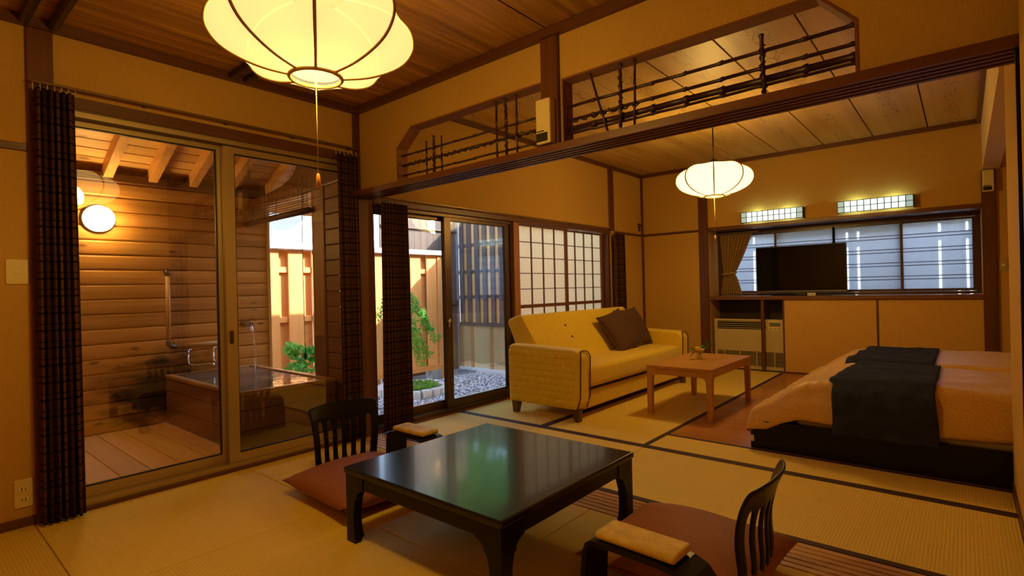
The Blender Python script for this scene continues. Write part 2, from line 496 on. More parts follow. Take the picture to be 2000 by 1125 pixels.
# ---- floor with tatami mats
floor = box("floor", (-0.02, -2.85, -0.16), (4.55, 5.2, -0.034), flat("subfloor", (0.10, 0.06, 0.03), 0.8))
struct(floor, "tatami floor of both rooms with brown bordered mats, plank part and grooved threshold", "floor")
TAT = {(k, a): tatami("tatami_%s_%s" % (k, a.lower()), c, a) for k, c in (("plain", (0.80, 0.57, 0.075)), ("pale", (0.83, 0.60, 0.09)), ("rib", (0.84, 0.62, 0.12))) for a in "XY"}
xs = [0.0, 1.012, 2.08, 3.15, RW]; ys = [-2.73, -1.90, -0.88, -0.105]
for i in range(4):
    for j in range(3):
        k = "plain" if (i + j) % 2 == 0 else "pale"
        piece("tatami_mat", (xs[i] + .0015, ys[j] + .0015, -0.034), (xs[i + 1] - .0015, ys[j + 1] - .0015, 0.0), TAT[(k, "X" if (i + j) % 2 else "Y")], floor, 0.004, 2)
HERI = flat("brown_mat_border", (0.045, 0.012, 0.012), 0.7, vary=0.2, nscale=200)
def mat2(lo, hi, ax, borders):
    m = piece("tatami_mat", (lo[0] + .001, lo[1] + .001, -0.034), (hi[0] - .001, hi[1] - .001, 0.0), TAT[("rib", ax)], floor, 0.003)
    for (a, b) in borders:
        piece("border", (a[0], a[1], -0.002), (b[0], b[1], 0.0022), HERI, m, 0.0)
mat2((0, .135), (1.83, 1.01), 'X', [((.002, .137), (1.828, .175)), ((.002, .975), (1.828, 1.008))])
mat2((1.83, .135), (3.69, 1.01), 'X', [((1.832, .137), (3.688, .175)), ((1.832, .975), (3.688, 1.008))])
mat2((0, 1.01), (.93, D), 'Y', [((.002, 1.012), (.928, 1.04)), ((.895, 1.042), (.928, D - .01))])
mat2((.93, 1.01), (1.83, D), 'Y', [((.932, 1.012), (1.828, 1.04)), ((.932, 1.042), (.965, D - .01)), ((1.795, 1.042), (1.828, D - .01))])
mat2((1.83, 1.01), (3.69, 1.385), 'X', [((1.832, 1.012), (3.688, 1.04)), ((1.832, 1.352), (3.688, 1.383))])
for k in range(23):                       # plank part under the bed
    y0 = 1.385 + k * 0.1446
    piece("floor_plank", (1.83, y0 + .0005, -0.034), (4.5, y0 + .1441, -0.001), FLOORW('X'), floor, 0.001)
# grooved threshold between the rooms
THR = wood("threshold_wood", (0.46, 0.24, 0.06), (0.66, 0.38, 0.11), 'X', 0.35, 0.05)
for k in range(6):
    y0 = -0.105 + k * 0.04
    piece("threshold_strip", (0.0, y0 + .003, -0.034), (3.69, y0 + .037, 0.001), THR, floor, 0.002)
box("threshold_bed", (0.0, -0.105, -0.034), (3.69, 0.135, -0.012), flat("dark_groove_wood", (0.07, 0.025, 0.01), 0.7), floor)  # darker brown wood showing at the bottom of the grooves

# ---- window wall (left): both rooms
us = [-2.85, -1.80, -0.055, 0.11, 3.73, 5.25]; vz = [-0.16, 0.0, 1.80, 2.105, 2.975]
wl_ = wall_cells(us, vz, [(-1.80, -0.055, 0.0, 2.105), (0.11, 3.73, 0.0, 1.80)], -0.12, 0.0, 'X').build("wall_left", W_PLASTER)
struct(wl_, "ochre cloth-covered window wall running along both rooms on the left", "wall")
wb_ = wall_cells([-2.85, 3.9], [-0.16, 2.975], [], -2.83, -2.73, 'Y').build("wall_front", W_PLASTER); struct(wb_, "ochre wall behind the viewer", "wall")
wr_ = wall_cells([-2.83, -0.12], [-0.16, 2.975], [], RW, RW + .1, 'X').build("wall_right", W_PLASTER); struct(wr_, "ochre wall on the right of the table room", "wall")

# ---- back wall with window bay
us = [-0.12, 0.0, 0.95, RW, 4.6]; vz = [-0.16, 0.0, 0.90, 0.937, 1.805, 2.975]
bw = wall_cells(us, vz, [(0.95, RW, 0.0, 1.805)], D, D + .1, 'Y').build("wall_back", W_PLASTER)
struct(bw, "ochre far wall above and beside the wide bay window", "wall")
box("bay_cheek", (0.90, D + .1, -0.1), (0.95, 5.2, 2.0), W_PLASTER, bw)
box("bay_cheek", (RW, D + .1, -0.1), (RW + .05, 5.2, 2.0), W_PLASTER, bw)
box("bay_top", (0.90, D + .1, 1.805), (RW + .05, 5.2, 1.9), TRIM('X'), bw)
# header plaster pieces beside it: stub wall, alcove and bulkhead on the right
st = box("wall_stub", (3.695, 0.10, 0.0), (3.80, 1.385, 2.75), W_PLASTER); struct(st, "cream stub wall at the right edge beside the bed foot board", "wall")
box("baseboard", (3.688, 0.10, 0.0), (3.695, 1.387, 0.05), TRIM('Y'), st)
al = box("wall_alcove", (4.5, 1.2, -0.05), (4.6, 4.8, 2.975), W_PLASTER); struct(al, "ochre wall closing the bed alcove on the right", "wall")
ac = box("ceiling_alcove", (3.80, 1.385, 2.19), (4.6, D, 2.24), W_PLASTER); struct(ac, "lowered plaster ceiling over the bed alcove", "ceiling")
bh = box("wall_bulkhead", (3.675, 1.385, 2.17), (3.80, D, 2.75), flat("bulkhead_plaster", (0.72, 0.56, 0.30), 0.85)); struct(bh, "pale hanging bulkhead above the bed alcove", "wall")
ab = box("wall_alcove_near", (3.80, 1.28, -0.05), (4.5, 1.385, 2.75), W_PLASTER); struct(ab, "ochre return wall of the bed alcove", "wall")

pk = wall_cells([3.661, 4.37, 4.45], [-0.16, 2.975], [], -0.24, -0.125, 'Y').build("wall_leak_stop", W_PLASTER); struct(pk, "unseen wall added at the sliding door pocket to stop sky light leaking in", "wall")  # added unseen wall, keeps sky light from leaking in past the sliding doors
pk2 = box("wall_leak_stop_end", (4.37, -0.124, -0.16), (4.45, 1.279, 2.975), W_PLASTER); struct(pk2, "unseen end wall added at the sliding door pocket to stop sky light leaking in", "wall")  # added unseen end wall, closes the same light leak
# ---- posts, rails and cornices: every piece its own trim
_tn = [0]
def trim(lo, hi, ax, label, bev=0.003, mat=None):
    _tn[0] += 1
    o = piece("trim_%d" % _tn[0], lo, hi, mat or TRIM(ax), None, bev)
    return struct(o, label, "trim")
trim((-0.10, -1.895, 0.0), (0.02, -1.792, H1), 'Z', "red-brown wooden post behind the left curtain")
trim((-0.10, -0.05, 0.0), (0.025, 0.105, H1), 'Z', "red-brown corner post between both window walls")
trim((-0.06, 3.755, 1.835), (0.012, 3.888, H2), 'Z', "short red-brown post above the far end of the shoji")
trim((0.0, 4.672, 0.0), (0.028, 4.70, H2), 'Z', "thin corner post at the far left corner")
trim((0.83, D - .03, 0.0), (0.948, D + .06, H2), 'Z', "red-brown post left of the bay window and heater")
trim((3.662, D - .03, 0.0), (3.768, D + .06, 2.165), 'Z', "red-brown post right of the bay window")
trim((0.0, -2.73, 1.838), (0.012, -1.897, 1.876), 'Y', "horizontal red-brown rail on the wall left of the curtain")
trim((0.0, 3.89, 1.800), (0.012, 4.671, 1.833), 'Y', "horizontal rail on the window wall near the far corner")
trim((0.029, D - .012, 1.800), (0.828, D, 1.833), 'X', "horizontal rail on the far wall left of the bay")
trim((0.95, D - .02, 1.800), (3.661, D + .12, 1.845), 'X', "red-brown lintel over the bay window")
trim((0.0, -2.73, 0.0), (0.012, -1.897, 0.045), 'Y', "low baseboard under the switch wall at far left").name = "baseboard_left"
trim((0.0, -1.79, 2.086), (0.035, -0.052, 2.148), 'Y', "wooden lintel over the glass doors to the bath")
trim((-0.06, -1.79, -0.012), (0.02, -0.052, 0.018), 'Y', "wooden sill under the glass doors to the bath")
trim((-0.03, 0.107, 1.788), (0.03, 3.754, 1.835), 'Y', "wooden lintel over the garden doors and shoji")
trim((-0.06, 0.107, -0.012), (0.02, 3.754, 0.016), 'Y', "wooden sill under the garden doors and shoji")
trim((-0.09, 1.805, 0.017), (0.02, 1.895, 1.787), 'Z', "light reddish jamb between the garden doors and the shoji", mat=wood("jamb_wood", (0.26, 0.10, 0.03), (0.42, 0.19, 0.06), 'Z', 0.35, 0.05))
trim((-0.09, 3.70, 0.017), (0.015, 3.754, 1.787), 'Z', "jamb at the far end of the shoji")
# cornices
trim((0.0, -2.73, H1), (0.045, -0.001, 2.505), 'Y', "dark cornice along the window wall of the table room")
trim((0.046, -0.045, H1), (RW, 0.0, 2.505), 'X', "dark cornice over the transom wall in the table room")
trim((0.0, 0.085, H2), (0.035, D - .037, 2.68), 'Y', "dark cornice along the window wall of the bed room")
trim((0.0, D - .036, H2), (3.675, D, 2.68), 'X', "dark cornice along the far wall of the bed room")
trim((3.64, 0.085, H2), (3.675, D - .037, 2.68), 'Y', "dark cornice along the bulkhead of the bed room")
trim((1.775, -0.028, 1.855), (1.886, 0.095, H1), 'Z', "red-brown post dividing the two transom openings")

# ---- ceilings
def ceiling(name, label, x0, x1, y0, y1, z, seams, mat):
    c = box(name, (x0, y0, z + .022), (x1, y1, z + .06), flat("ceiling_gap", (0.035, 0.014, 0.006), 0.8)); struct(c, label, "ceiling")
    s = [x0] + seams + [x1]
    for a, b in zip(s, s[1:]):
        piece("ceiling_plank", (a + .005, y0, z), (b - .005, y1, z + .02), mat('Y'), c, 0.002)
    return c
ceiling("ceiling", "dark grained plank ceiling of the table room", -0.1, RW + .1, -2.8, -0.001, 2.505, [.40 + .474 * k for k in range(7)], CEIL)
ceiling("ceiling", "pale figured plank ceiling of the bed room", -0.1, 3.676, 0.086, D + .1, 2.68, [.415 + .474 * k for k in range(7)], CEIL2)
for k, (y, l) in enumerate(((-1.905, "dark round ceiling pole nearest the left edge"), (-1.795, "dark round ceiling pole just above the left curtain"), (-0.935, "dark round ceiling pole behind the large lantern, left of a pair"), (-0.845, "dark round ceiling pole behind the large lantern, right of a pair"))):
    m = MB(); m.tube([(0.046, y, 2.478), (1.2, y + .004, 2.476), (2.4, y - .004, 2.479), (RW, y, 2.477)], [.024, .026, .025, .027], 12)
    tag(m.build("ceiling_pole", BAMB('X'), None, True), l, "pole", "round poles under the ceiling")

# ---- unseen roof slab with deep eave, added to block sun and shade the garden
rf = box("roof", (-1.0, -3.4, 2.98), (5.2, 5.35, 3.12), flat("sun_block_roof", (0.12, 0.07, 0.04), 0.8)); struct(rf, "unseen flat roof slab with a deep eave on the garden side, added to block the sun", "roof")

# ---- transom wall between the rooms
def holed_wall(outer, holes, y0, y1, name, mat):
    bm = bmesh.new(); es = []
    for loop in [outer] + holes:
        v = [bm.verts.new((x, y0, z)) for x, z in loop]
        es += [bm.edges.new((v[i], v[(i + 1) % len(v)])) for i in range(len(v))]
    bmesh.ops.triangle_fill(bm, use_beauty=True, edges=es)
    r = bmesh.ops.extrude_face_region(bm, geom=bm.faces[:])
    for e in r["geom"]:
        if isinstance(e, bmesh.types.BMVert): e.co.y = y1
    m = MB(); m.bm.free(); m.bm = bm
    return m.build(name, mat)
op1 = [(.473, 1.87), (1.765, 1.87), (1.765, 2.24), (.635, 2.24), (.473, 2.116)]
op2 = [(1.895, 1.87), (3.234, 1.87), (3.234, 2.08), (3.10, 2.222), (1.895, 2.222)]
wp = holed_wall([(0.025, 1.853), (4.4, 1.853), (4.4, 2.75), (0.025, 2.75)], [op1, op2], 0.0, 0.082, "wall_partition", W_PLASTER)
struct(wp, "ochre transom wall above the opening between the rooms, with two cut-out openings", "wall")
def lining(pts, parent):
    m = MB(); n = len(pts); t = 0.010
    c = Vector((sum(p[0] for p in pts) / n, sum(p[1] for p in pts) / n))
    inner = []
    for i in range(n):
        p0, p1, p2 = Vector(pts[i - 1]), Vector(pts[i]), Vector(pts[(i + 1) % n])
        d1 = (p1 - p0).normalized(); d2 = (p2 - p1).normalized()
        n1 = Vector((-d1.y, d1.x)); n2 = Vector((-d2.y, d2.x))
        if (c - p1).dot(n1 + n2) < 0: n1, n2 = -n1, -n2
        b = (n1 + n2).normalized(); inner.append(p1 + b * (t / max(0.3, b.dot(n1))))
    for i in range(n):
        a, b_ = pts[i], pts[(i + 1) % n]; ai, bi = inner[i], inner[(i + 1) % n]
        m2 = MB(); m2.prism([a, b_, tuple(bi), tuple(ai)], -0.004, 0.086, 'Y')
        m2.build("opening_trim", wood("opening_trim_wood", (0.17, 0.06, 0.018), (0.26, 0.10, 0.03), 'X', 0.8, 0.1), parent)
lining(op1, wp); lining(op2, wp)
# grooved lintel
li = MB(); gro = [(-.10, 1.853), (-.10, 1.816)]
for k in range(4):
    y = -.082 + k * .041
    gro += [(y, 1.816), (y, 1.824), (y + .022, 1.824), (y + .022, 1.816)]
gro += [(.084, 1.816), (.084, 1.853)]
li.prism(gro, 0.026, 3.70, 'X'); _tn[0] += 1
struct(li.build("trim_%d" % _tn[0], TRIM('X')), "grooved red-brown lintel crossing the opening between the rooms", "trim")

# bamboo lattices in the transom openings
def pole_pts(a, b, n=9, wob=0.003, seed=0):
    a, b = Vector(a), Vector(b); rnd = random.Random(seed)
    return [a.lerp(b, i / n) + Vector((rnd.uniform(-wob, wob), rnd.uniform(-wob, wob) * .4, rnd.uniform(-wob, wob))) for i in range(n + 1)]
def bamboo(parent, a, b, r, seed, ax):
    n = 6; pts = []; rs = []; A, B_ = Vector(a), Vector(b); rnd = random.Random(seed)
    N = max(3, int((B_ - A).length / 0.16))
    for i in range(N):
        for (t, k) in ((0.0, 1.0), (0.86, 0.98), (0.92, 1.28), (0.99, 1.28)):
            pts.append(A.lerp(B_, (i + t) / N)); rs.append(r * k)
    pts.append(B_); rs.append(r)
    for i, p in enumerate(pts[1:-1]): p += Vector((0, 0, 1) if ax == 'X' else (1, 0, 0)) * rnd.uniform(-.002, .002)
    m = MB(); m.tube(pts, rs, 8)
    return m.build("bamboo_pole", BAMB(ax), parent, True)
def vine(parent, a, b, r, amp, turns, seed):
    A, B_ = Vector(a), Vector(b); pts = []
    d = (B_ - A).normalized(); u = d.orthogonal().normalized(); w = d.cross(u); rnd = random.Random(seed)
    for i in range(turns * 8 + 1):
        t = i / (turns * 8); an = t * turns * 2 * math.pi
        pts.append(A.lerp(B_, t) + (u * math.cos(an) + w * math.sin(an)) * amp * rnd.uniform(.7, 1.3))
    m = MB(); m.tube(pts, r, 5)
    return m.build("twisted_vine", BAMB('X'), parent, True)
l1 = tag(empty("transom_lattice", (1.12, .04, 1.88)), "smoked bamboo lattice in the left transom opening", "lattice", "bamboo lattices in the transom")
l2 = tag(empty("transom_lattice", (2.56, .04, 1.88)), "smoked bamboo lattice in the long right transom opening", "lattice", "bamboo lattices in the transom")
Y1 = 0.041
for i, (z, r) in enumerate(((2.066, .0075), (1.997, .0085), (1.925, .007))):
    bamboo(l1, (.484, Y1, z), (1.754, Y1, z + .002), r, i, 'X')
vine(l1, (.50, Y1, 1.997), (1.75, Y1, 1.997), .004, .011, 22, 3)
for i, (x, t, b, r) in enumerate(((.757, 2.118, 1.88, .006), (.833, 2.138, 1.88, .008), (.908, 2.125, 1.88, .006), (1.398, 2.229, 1.88, .007), (1.473, 2.229, 1.88, .008), (1.553, 2.229, 1.88, .0065))):
    bamboo(l1, (x, Y1 - .012, b), (x, Y1 - .012, t), r, 10 + i, 'Z')
vine(l1, (.833, Y1 - .012, 1.89), (.833, Y1 - .012, 2.10), .003, .011, 6, 5); vine(l1, (1.473, Y1 - .012, 1.89), (1.473, Y1 - .012, 2.21), .003, .011, 8, 6)
for i, (z, r) in enumerate(((2.076, .0085), (2.004, .0085), (1.958, .016), (1.930, .007))):
    bamboo(l2, (1.906, Y1 + (.012 if i == 2 else 0), z), (3.223, Y1 + (.012 if i == 2 else 0), z + .004), r, 20 + i, 'X')
vine(l2, (1.91, Y1, 2.0), (2.32, Y1, 2.0), .0045, .011, 7, 9)
for i, (x0, x1, t, r) in enumerate(((2.157, 2.056, 2.211, .0065), (2.228, 2.232, 2.211, .0085), (2.303, 2.31, 2.211, .0065), (2.898, 2.89, 2.145, .0085))):
    bamboo(l2, (x0, Y1 - .014, 1.88), (x1, Y1 - .014, t), r, 30 + i, 'Z')
vine(l2, (2.229, Y1 - .014, 1.89), (2.231, Y1 - .014, 2.2), .003, .011, 8, 11); vine(l2, (2.897, Y1 - .014, 1.89), (2.891, Y1 - .014, 2.1), .0035, .011, 6, 12)

# ================================================================== DOORS AND WINDOWS
def rect_frame(m, y0, y1, z0, z1, x0, x1, w, wb=None, wt=None, bev=0.002):
    """hollow frame in a wall whose normal is x, as one connected mesh"""
    wb = wb or w; wt = wt or w
    us_ = [y0, y0 + w, y1 - w, y1]; vs2 = [z0, z0 + wb, z1 - wt, z1]
    t = wall_cells(us_, vs2, [(y0 + w, y1 - w, z0 + wb, z1 - wt)], x0, x1, 'X')
    tmp = bpy.data.meshes.new("tmp"); t.bm.to_mesh(tmp); t.bm.free(); m.bm.from_mesh(tmp); bpy.data.meshes.remove(tmp)
    return m
def leaf(parent, y0, y1, z0, z1, x0, x1, w, wb, wt, mat, name="sliding_leaf"):
    f = rect_frame(MB(), y0, y1, z0, z1, x0, x1, w, wb, wt).build(name, mat, parent)
    xm = (x0 + x1) / 2
    box("glass_pane", (xm - .002, y0 + w - .004, z0 + wb - .004), (xm + .002, y1 - w + .004, z1 - wt + .004), GLASS, f)
    g = rect_frame(MB(), y0 + w, y1 - w, z0 + wb, z1 - wt, xm - .008, xm + .008, .007).build("gasket", GASKET, f)
    return f

# glass doors to the bath
d1 = empty("door_1", (-.06, -.92, 0.0)); struct(d1, "champagne aluminium sliding glass doors to the open-air bath", "door")
rect_frame(MB(), -1.788, -0.056, 0.018, 2.103, -.115, -.004, .022, .026, .045).build("frame", ALU, d1)
box("head_track", (-.03, -1.76, 2.050), (-.004, -.08, 2.0575), flat("dark_track", (.06, .035, .015), .5), d1)  # head track in one even dark brown
lf = leaf(d1, -1.765, -0.945, 0.045, 2.058, -.10, -.068, .05, .055, .032, ALU)
lf2 = leaf(d1, -0.972, -0.080, 0.045, 2.049, -.052, -.020, .065, .055, .040, ALU)
box("latch", (-.019, -.957, .80), (-.008, -.935, .88), ALU_D, lf2, .003)
# garden doors
w1 = empty("window_1", (-.06, .95, 0.0)); struct(w1, "bronze aluminium sliding glass doors to the gravel garden", "window")
rect_frame(MB(), .109, 1.804, 0.017, 1.787, -.115, -.004, .022, .030, .025).build("frame", ALU_D, w1)
lf = leaf(w1, .130, 0.965, 0.047, 1.765, -.10, -.070, .045, .06, .03, ALU_D)
lf2 = leaf(w1, 0.890, 1.784, 0.047, 1.765, -.052, -.022, .075, .06, .03, ALU_D)
m = MB(); m.lathe([(.004, 0), (.018, .002), (.022, .012), (.015, .024), (.004, .028)], (-.022, .915, .83), 12, True, 'X'); m.build("latch_knob", CHROME, lf2, True)
box("latch_lever", (-.018, .905, .77), (-.006, .925, .825), CHROME, lf2, .004)
# shoji
def shoji(y0, y1, x, name, label):
    r = empty(name, (x, (y0 + y1) / 2, 0.017)); struct(r, label, "window")
    z0, z1 = .02, 1.785
    SW = wood("shoji_wood", (0.11, 0.038, 0.012), (0.20, 0.075, 0.025), 'Z', 0.4, 0.08)
    piece("stile", (x - .014, y0, z0), (x + .014, y0 + .045, z1), SW, r, .002); piece("stile", (x - .014, y1 - .045, z0), (x + .014, y1, z1), SW, r, .002)
    a, b = y0 + .045, y1 - .045
    for (p, q) in ((z0, z0 + .07), (.895, .93), (1.765, z1)):
        piece("rail", (x - .013, a, p), (x + .013, b, q), SW, r, .002)
    cols = [a + (b - a) * i / 4 for i in range(5)]
    for i in range(1, 4):
        piece("lattice_bar", (x - .008, cols[i] - .004, z0 + .07), (x + .010, cols[i] + .004, .895), SW, r, 0)
        piece("lattice_bar", (x - .008, cols[i] - .004, .93), (x + .010, cols[i] + .004, 1.765), SW, r, 0)
    for (p, q, n) in ((z0 + .07, .895, 5), (.93, 1.765, 5)):
        for i in range(1, n):
            z = p + (q - p) * i / n
            piece("lattice_bar", (x - .008, a, z - .004), (x + .0095, b, z + .004), SW, r, 0)
        for i in range(n):
            for j in range(4):
                za, zb = p + (q - p) * i / n, p + (q - p) * (i + 1) / n
                piece("paper_pane", (x - .0095, cols[j] + .0005, za + .0005), (x - .0085, cols[j + 1] - .0005, zb - .0005), SHOJI, r, 0)
    return r
sj = shoji(1.900, 2.835, -.035, "window_2", "shoji screen with glowing paper panes beside the garden doors")
sj2 = shoji(2.815, 3.698, -.072, "window_3", "shoji screen with glowing paper panes nearer the far curtain")
MB().lathe([(.002, 0), (.016, .001), (.018, .003), (.012, .004)], (-.021, 2.815, .86), 12, True, 'X').build("finger_pull", IRON, sj, True)
# bay window
WY = 5.12
w4 = empty("window_4", (2.3, WY, .937)); struct(w4, "wide bay window of frosted panes behind the television", "window")
def yframe(m, x0, x1, z0, z1, y0, y1, w, wb=None, wt=None):
    wb = wb or w; wt = wt or w
    t = wall_cells([x0, x0 + w, x1 - w, x1], [z0, z0 + wb, z1 - wt, z1], [(x0 + w, x1 - w, z0 + wb, z1 - wt)], y0, y1, 'Y')
    tmp = bpy.data.meshes.new("tmp"); t.bm.to_mesh(tmp); t.bm.free(); m.bm.from_mesh(tmp); bpy.data.meshes.remove(tmp)
    return m
DKW = wood("dark_window_wood", (0.055, 0.018, 0.008), (0.10, 0.036, 0.014), 'X', 0.35, 0.08)
yframe(MB(), .951, 3.659, .938, 1.804, WY - .07, WY + .06, .042, .030, .045).build("frame", DKW, w4)
lx = [.993, 1.672, 2.325, 2.985, 3.617]
for i in range(4):
    a, b = lx[i] - (.012 if i else 0), lx[i + 1] + (.012 if i < 3 else 0); y0 = WY - .05 + (.032 if i in (0, 3) else 0)
    lfw = yframe(MB(), a, b, .970, 1.757, y0, y0 + .026, .024, .028, .02).build("sash", DKW, w4)
    box("frosted_pane", (a + .022, y0 + .012, .996), (b - .022, y0 + .015, 1.739), FILM, lfw)
    for z in (1.607, 1.572, 1.450, 1.414, 1.296, 1.260, 1.142, 1.106):
        piece("bar", (a + .022, y0 + .004, z - .0035), (b - .022, y0 + .014, z + .0035), flat("dark_bar", (.035, .014, .008), .5), lfw, 0)
# board fence with sunny gaps outside the bay window
fb = tag(empty("board_fence", (2.3, 6.3, -.4)), "grey board fence outside the bay window with sunlit gaps", "fence")
gaps = [2.395, 3.481, 3.594, 4.316, 4.546]; x = .25
while x < 6.4:
    nx = x + .118
    g = [q for q in gaps if x + .03 < q <= x + .148]
    if g: nx = g[0] + .006
    piece("board", (x, 6.28, -.4), (nx - (.029 if g else .001), 6.30, 2.80), wood("pale_fence_board", (.30, .30, .31), (.46, .46, .47), 'Z', .8, .12), fb, .002); x = nx
for z in (.2, 2.5): piece("rail", (.25, 6.305, z), (6.4, 6.34, z + .07), WEATHER('X'), fb, .002)

# ---- joinery under the bay window
sh = piece("window_ledge", (.949, D - .03, .893), (3.661, WY - .071, .937), LEDGE('X'), None, .004); tag(sh, "red-brown ledge under the bay window holding the television", "ledge")
for (a, b, l) in ((1.846, 2.776, "ochre sliding cupboard panel next to the heater"), (2.796, 3.660, "ochre sliding cupboard panel behind the beds")):
    p_ = piece("cupboard_panel", (a, D, .02), (b, D + .02, .892), W_PANEL, None, .002); tag(p_, l, "panel", "cupboard panels under the ledge")
trim((2.777, D - .006, .0), (2.795, D + .03, .892), 'Z', "thin upright strip between the two cupboard panels")
trim((1.847, D - .002, .0), (3.660, D + .03, .019), 'X', "low strip under the cupboard panels")
trim((1.580, D - .012, .0), (1.618, D + .03, .892), 'Z', "upright divider in front of the heater niche")
trim((1.828, D - .004, .0), (1.845, D + .38, .892), 'Z', "side board of the heater niche")
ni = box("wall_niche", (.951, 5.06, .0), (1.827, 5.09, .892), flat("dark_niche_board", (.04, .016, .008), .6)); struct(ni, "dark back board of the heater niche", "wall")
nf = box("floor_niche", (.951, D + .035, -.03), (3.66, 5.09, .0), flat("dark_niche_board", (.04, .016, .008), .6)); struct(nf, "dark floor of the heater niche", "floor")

# heater
ht = tag(empty("heater", (1.40, D + .15, 0.0)), "beige fan heater with louvres standing in the niche under the ledge", "heater")
HB = flat("heater_enamel", (0.56, 0.46, 0.24), 0.45); HD = flat("heater_dark", (.012, .010, .008), .6)
def hx(px): return 0.985 + (px - 1394) / (1533 - 1394) * (1.835 - .985)
hy = D + .05
hz = [0.0, .645]
m = wall_cells([.985, 1.02, 1.02 + .60, 1.815, 1.822], [.012, .035, .055, .235, .50, .515, .622, .645],
               [(1.02, 1.62, .515, .622), (1.02, 1.815, .055, .235)], hy, hy + .03, 'Y'); m.build("front_panel", HB, ht)
box("case", (.988, hy + .031, .012), (1.82, hy + .22, .642), HD, ht)
for i in range(4):
    z = .530 + i * .026
    piece("louvre", (1.021, hy + .002, z), (1.619, hy + .028, z + .006), HB, ht, 0)
for i in range(9):
    z = .066 + i * .019
    piece("grille_bar", (1.021, hy + .004, z), (1.814, hy + .012, z + .006), HB, ht, 0)
for x in (1.10, 1.30, 1.50, 1.71): piece("grille_post", (x, hy + .001, .056), (x + .009, hy + .02, .234), HB, ht, 0)
cp = piece("control_panel", (1.65, hy - .006, .505), (1.805, hy, .628), CREAM, ht, .003)
piece("display", (1.665, hy - .009, .56), (1.79, hy - .006, .607), flat("lcd", (.16, .17, .12), .3), cp, 0)
for x in (1.67, 1.715, 1.76): piece("button", (x, hy - .009, .522), (x + .025, hy - .006, .543), flat("button_grey", (.42, .36, .2), .5), cp, .002)
box("foot_plate", (1.0, hy + .004, 0.0), (1.81, hy + .2, .012), HD, ht)

# television
tv = tag(empty("television", (1.99, 4.90, .937)), "flat black television standing on the ledge before the bay window", "television")
ty = 4.88
box("bezel", (1.487, ty, .985), (2.480, ty + .035, 1.552), DARKPL, tv, .004)
box("screen", (1.495, ty - .002, 1.002), (2.472, ty + .001, 1.545), flat("tv_screen", (.004, .004, .0045), .06, spec=.5), tv)
box("chin_strip", (1.490, ty - .004, .986), (2.477, ty, .996), flat("brushed_strip", (.30, .26, .22), .3, .8), tv)
piece("neck", (1.93, ty + .005, .945), (2.05, ty + .03, .99), DARKPL, tv, .004)
box("stand_base", (1.68, ty - .09, .938), (2.30, ty + .12, .947), flat("gloss_black", (.01, .01, .012), .1), tv, .003)
sg = tag(box("card_sign", (2.085, 4.77, .9375), (2.175, 4.778, .972), flat("card_white", (.6, .6, .52), .6), None, .001), "small pale card standing on the ledge before the television", "card")
rm = tag(box("remote_control", (2.19, 4.75, .9375), (2.33, 4.79, .953), DARKPL, None, .005), "small dark remote control lying on the ledge", "remote")

# wall lights
PANE_E = emit("lit_glass", (0.80, 1.0, 0.92), 1.15); PANE_D = emit("dim_lit_glass", (0.55, 0.85, 0.82), 0.45)
def wall_light(x0, x1, z0, z1, label):
    r = tag(empty("wall_light", ((x0 + x1) / 2, D, (z0 + z1) / 2)), label, "wall light", "gridded wall lights over the bay window")
    y0 = D - .085; FR = flat("wall_light_frame", (.02, .018, .015), .5)
    yframe(MB(), x0, x1, z0, z1, y0, y0 + .012, .006).build("frame", FR, r)
    for xe in (x0, x1 - .006): piece("side_plate", (xe, y0 + .0125, z0), (xe + .006, D - .001, z1), FR, r, 0)
    n = 11; w = (x1 - x0 - .012) / n; zm = (z0 + z1) / 2
    for i in range(n):
        for j in range(2):
            a = x0 + .006 + i * w; za = z0 + .006 if j == 0 else zm
            zb = zm if j == 0 else z1 - .006
            piece("glass_pane", (a + .0008, y0 + .004, za + .0008), (a + w - .0008, y0 + .008, zb - .0008), PANE_D if i in (0, n - 1) else PANE_E, r, 0)
    for i in range(1, n): piece("bar", (x0 + .006 + i * w - .0035, y0 - .001, z0 + .004), (x0 + .006 + i * w + .0035, y0 + .0035, z1 - .004), FR, r, 0)
    piece("bar", (x0 + .004, y0 - .002, zm - .003), (x1 - .004, y0 + .0025, zm + .003), FR, r, 0)
    for k in (0.25, 0.75):   # the lamp tubes inside light the wall above through the open top
        ld = bpy.data.lights.new("wall_light_tube", 'POINT'); ld.energy = .75; ld.color = (.70, 1.0, .75); ld.shadow_soft_size = .02
        lo_ = bpy.data.objects.new("wall_light_tube", ld); COL.objects.link(lo_); lo_.parent = r
        lo_.location = (x0 + (x1 - x0) * k - (x0 + x1) / 2, -.04, .02)
wall_light(1.392, 2.092, 1.857, 1.990, "left greenish-white gridded wall light over the television")
wall_light(2.438, 3.131, 1.866, 1.998, "right greenish-white gridded wall light over the bay window")

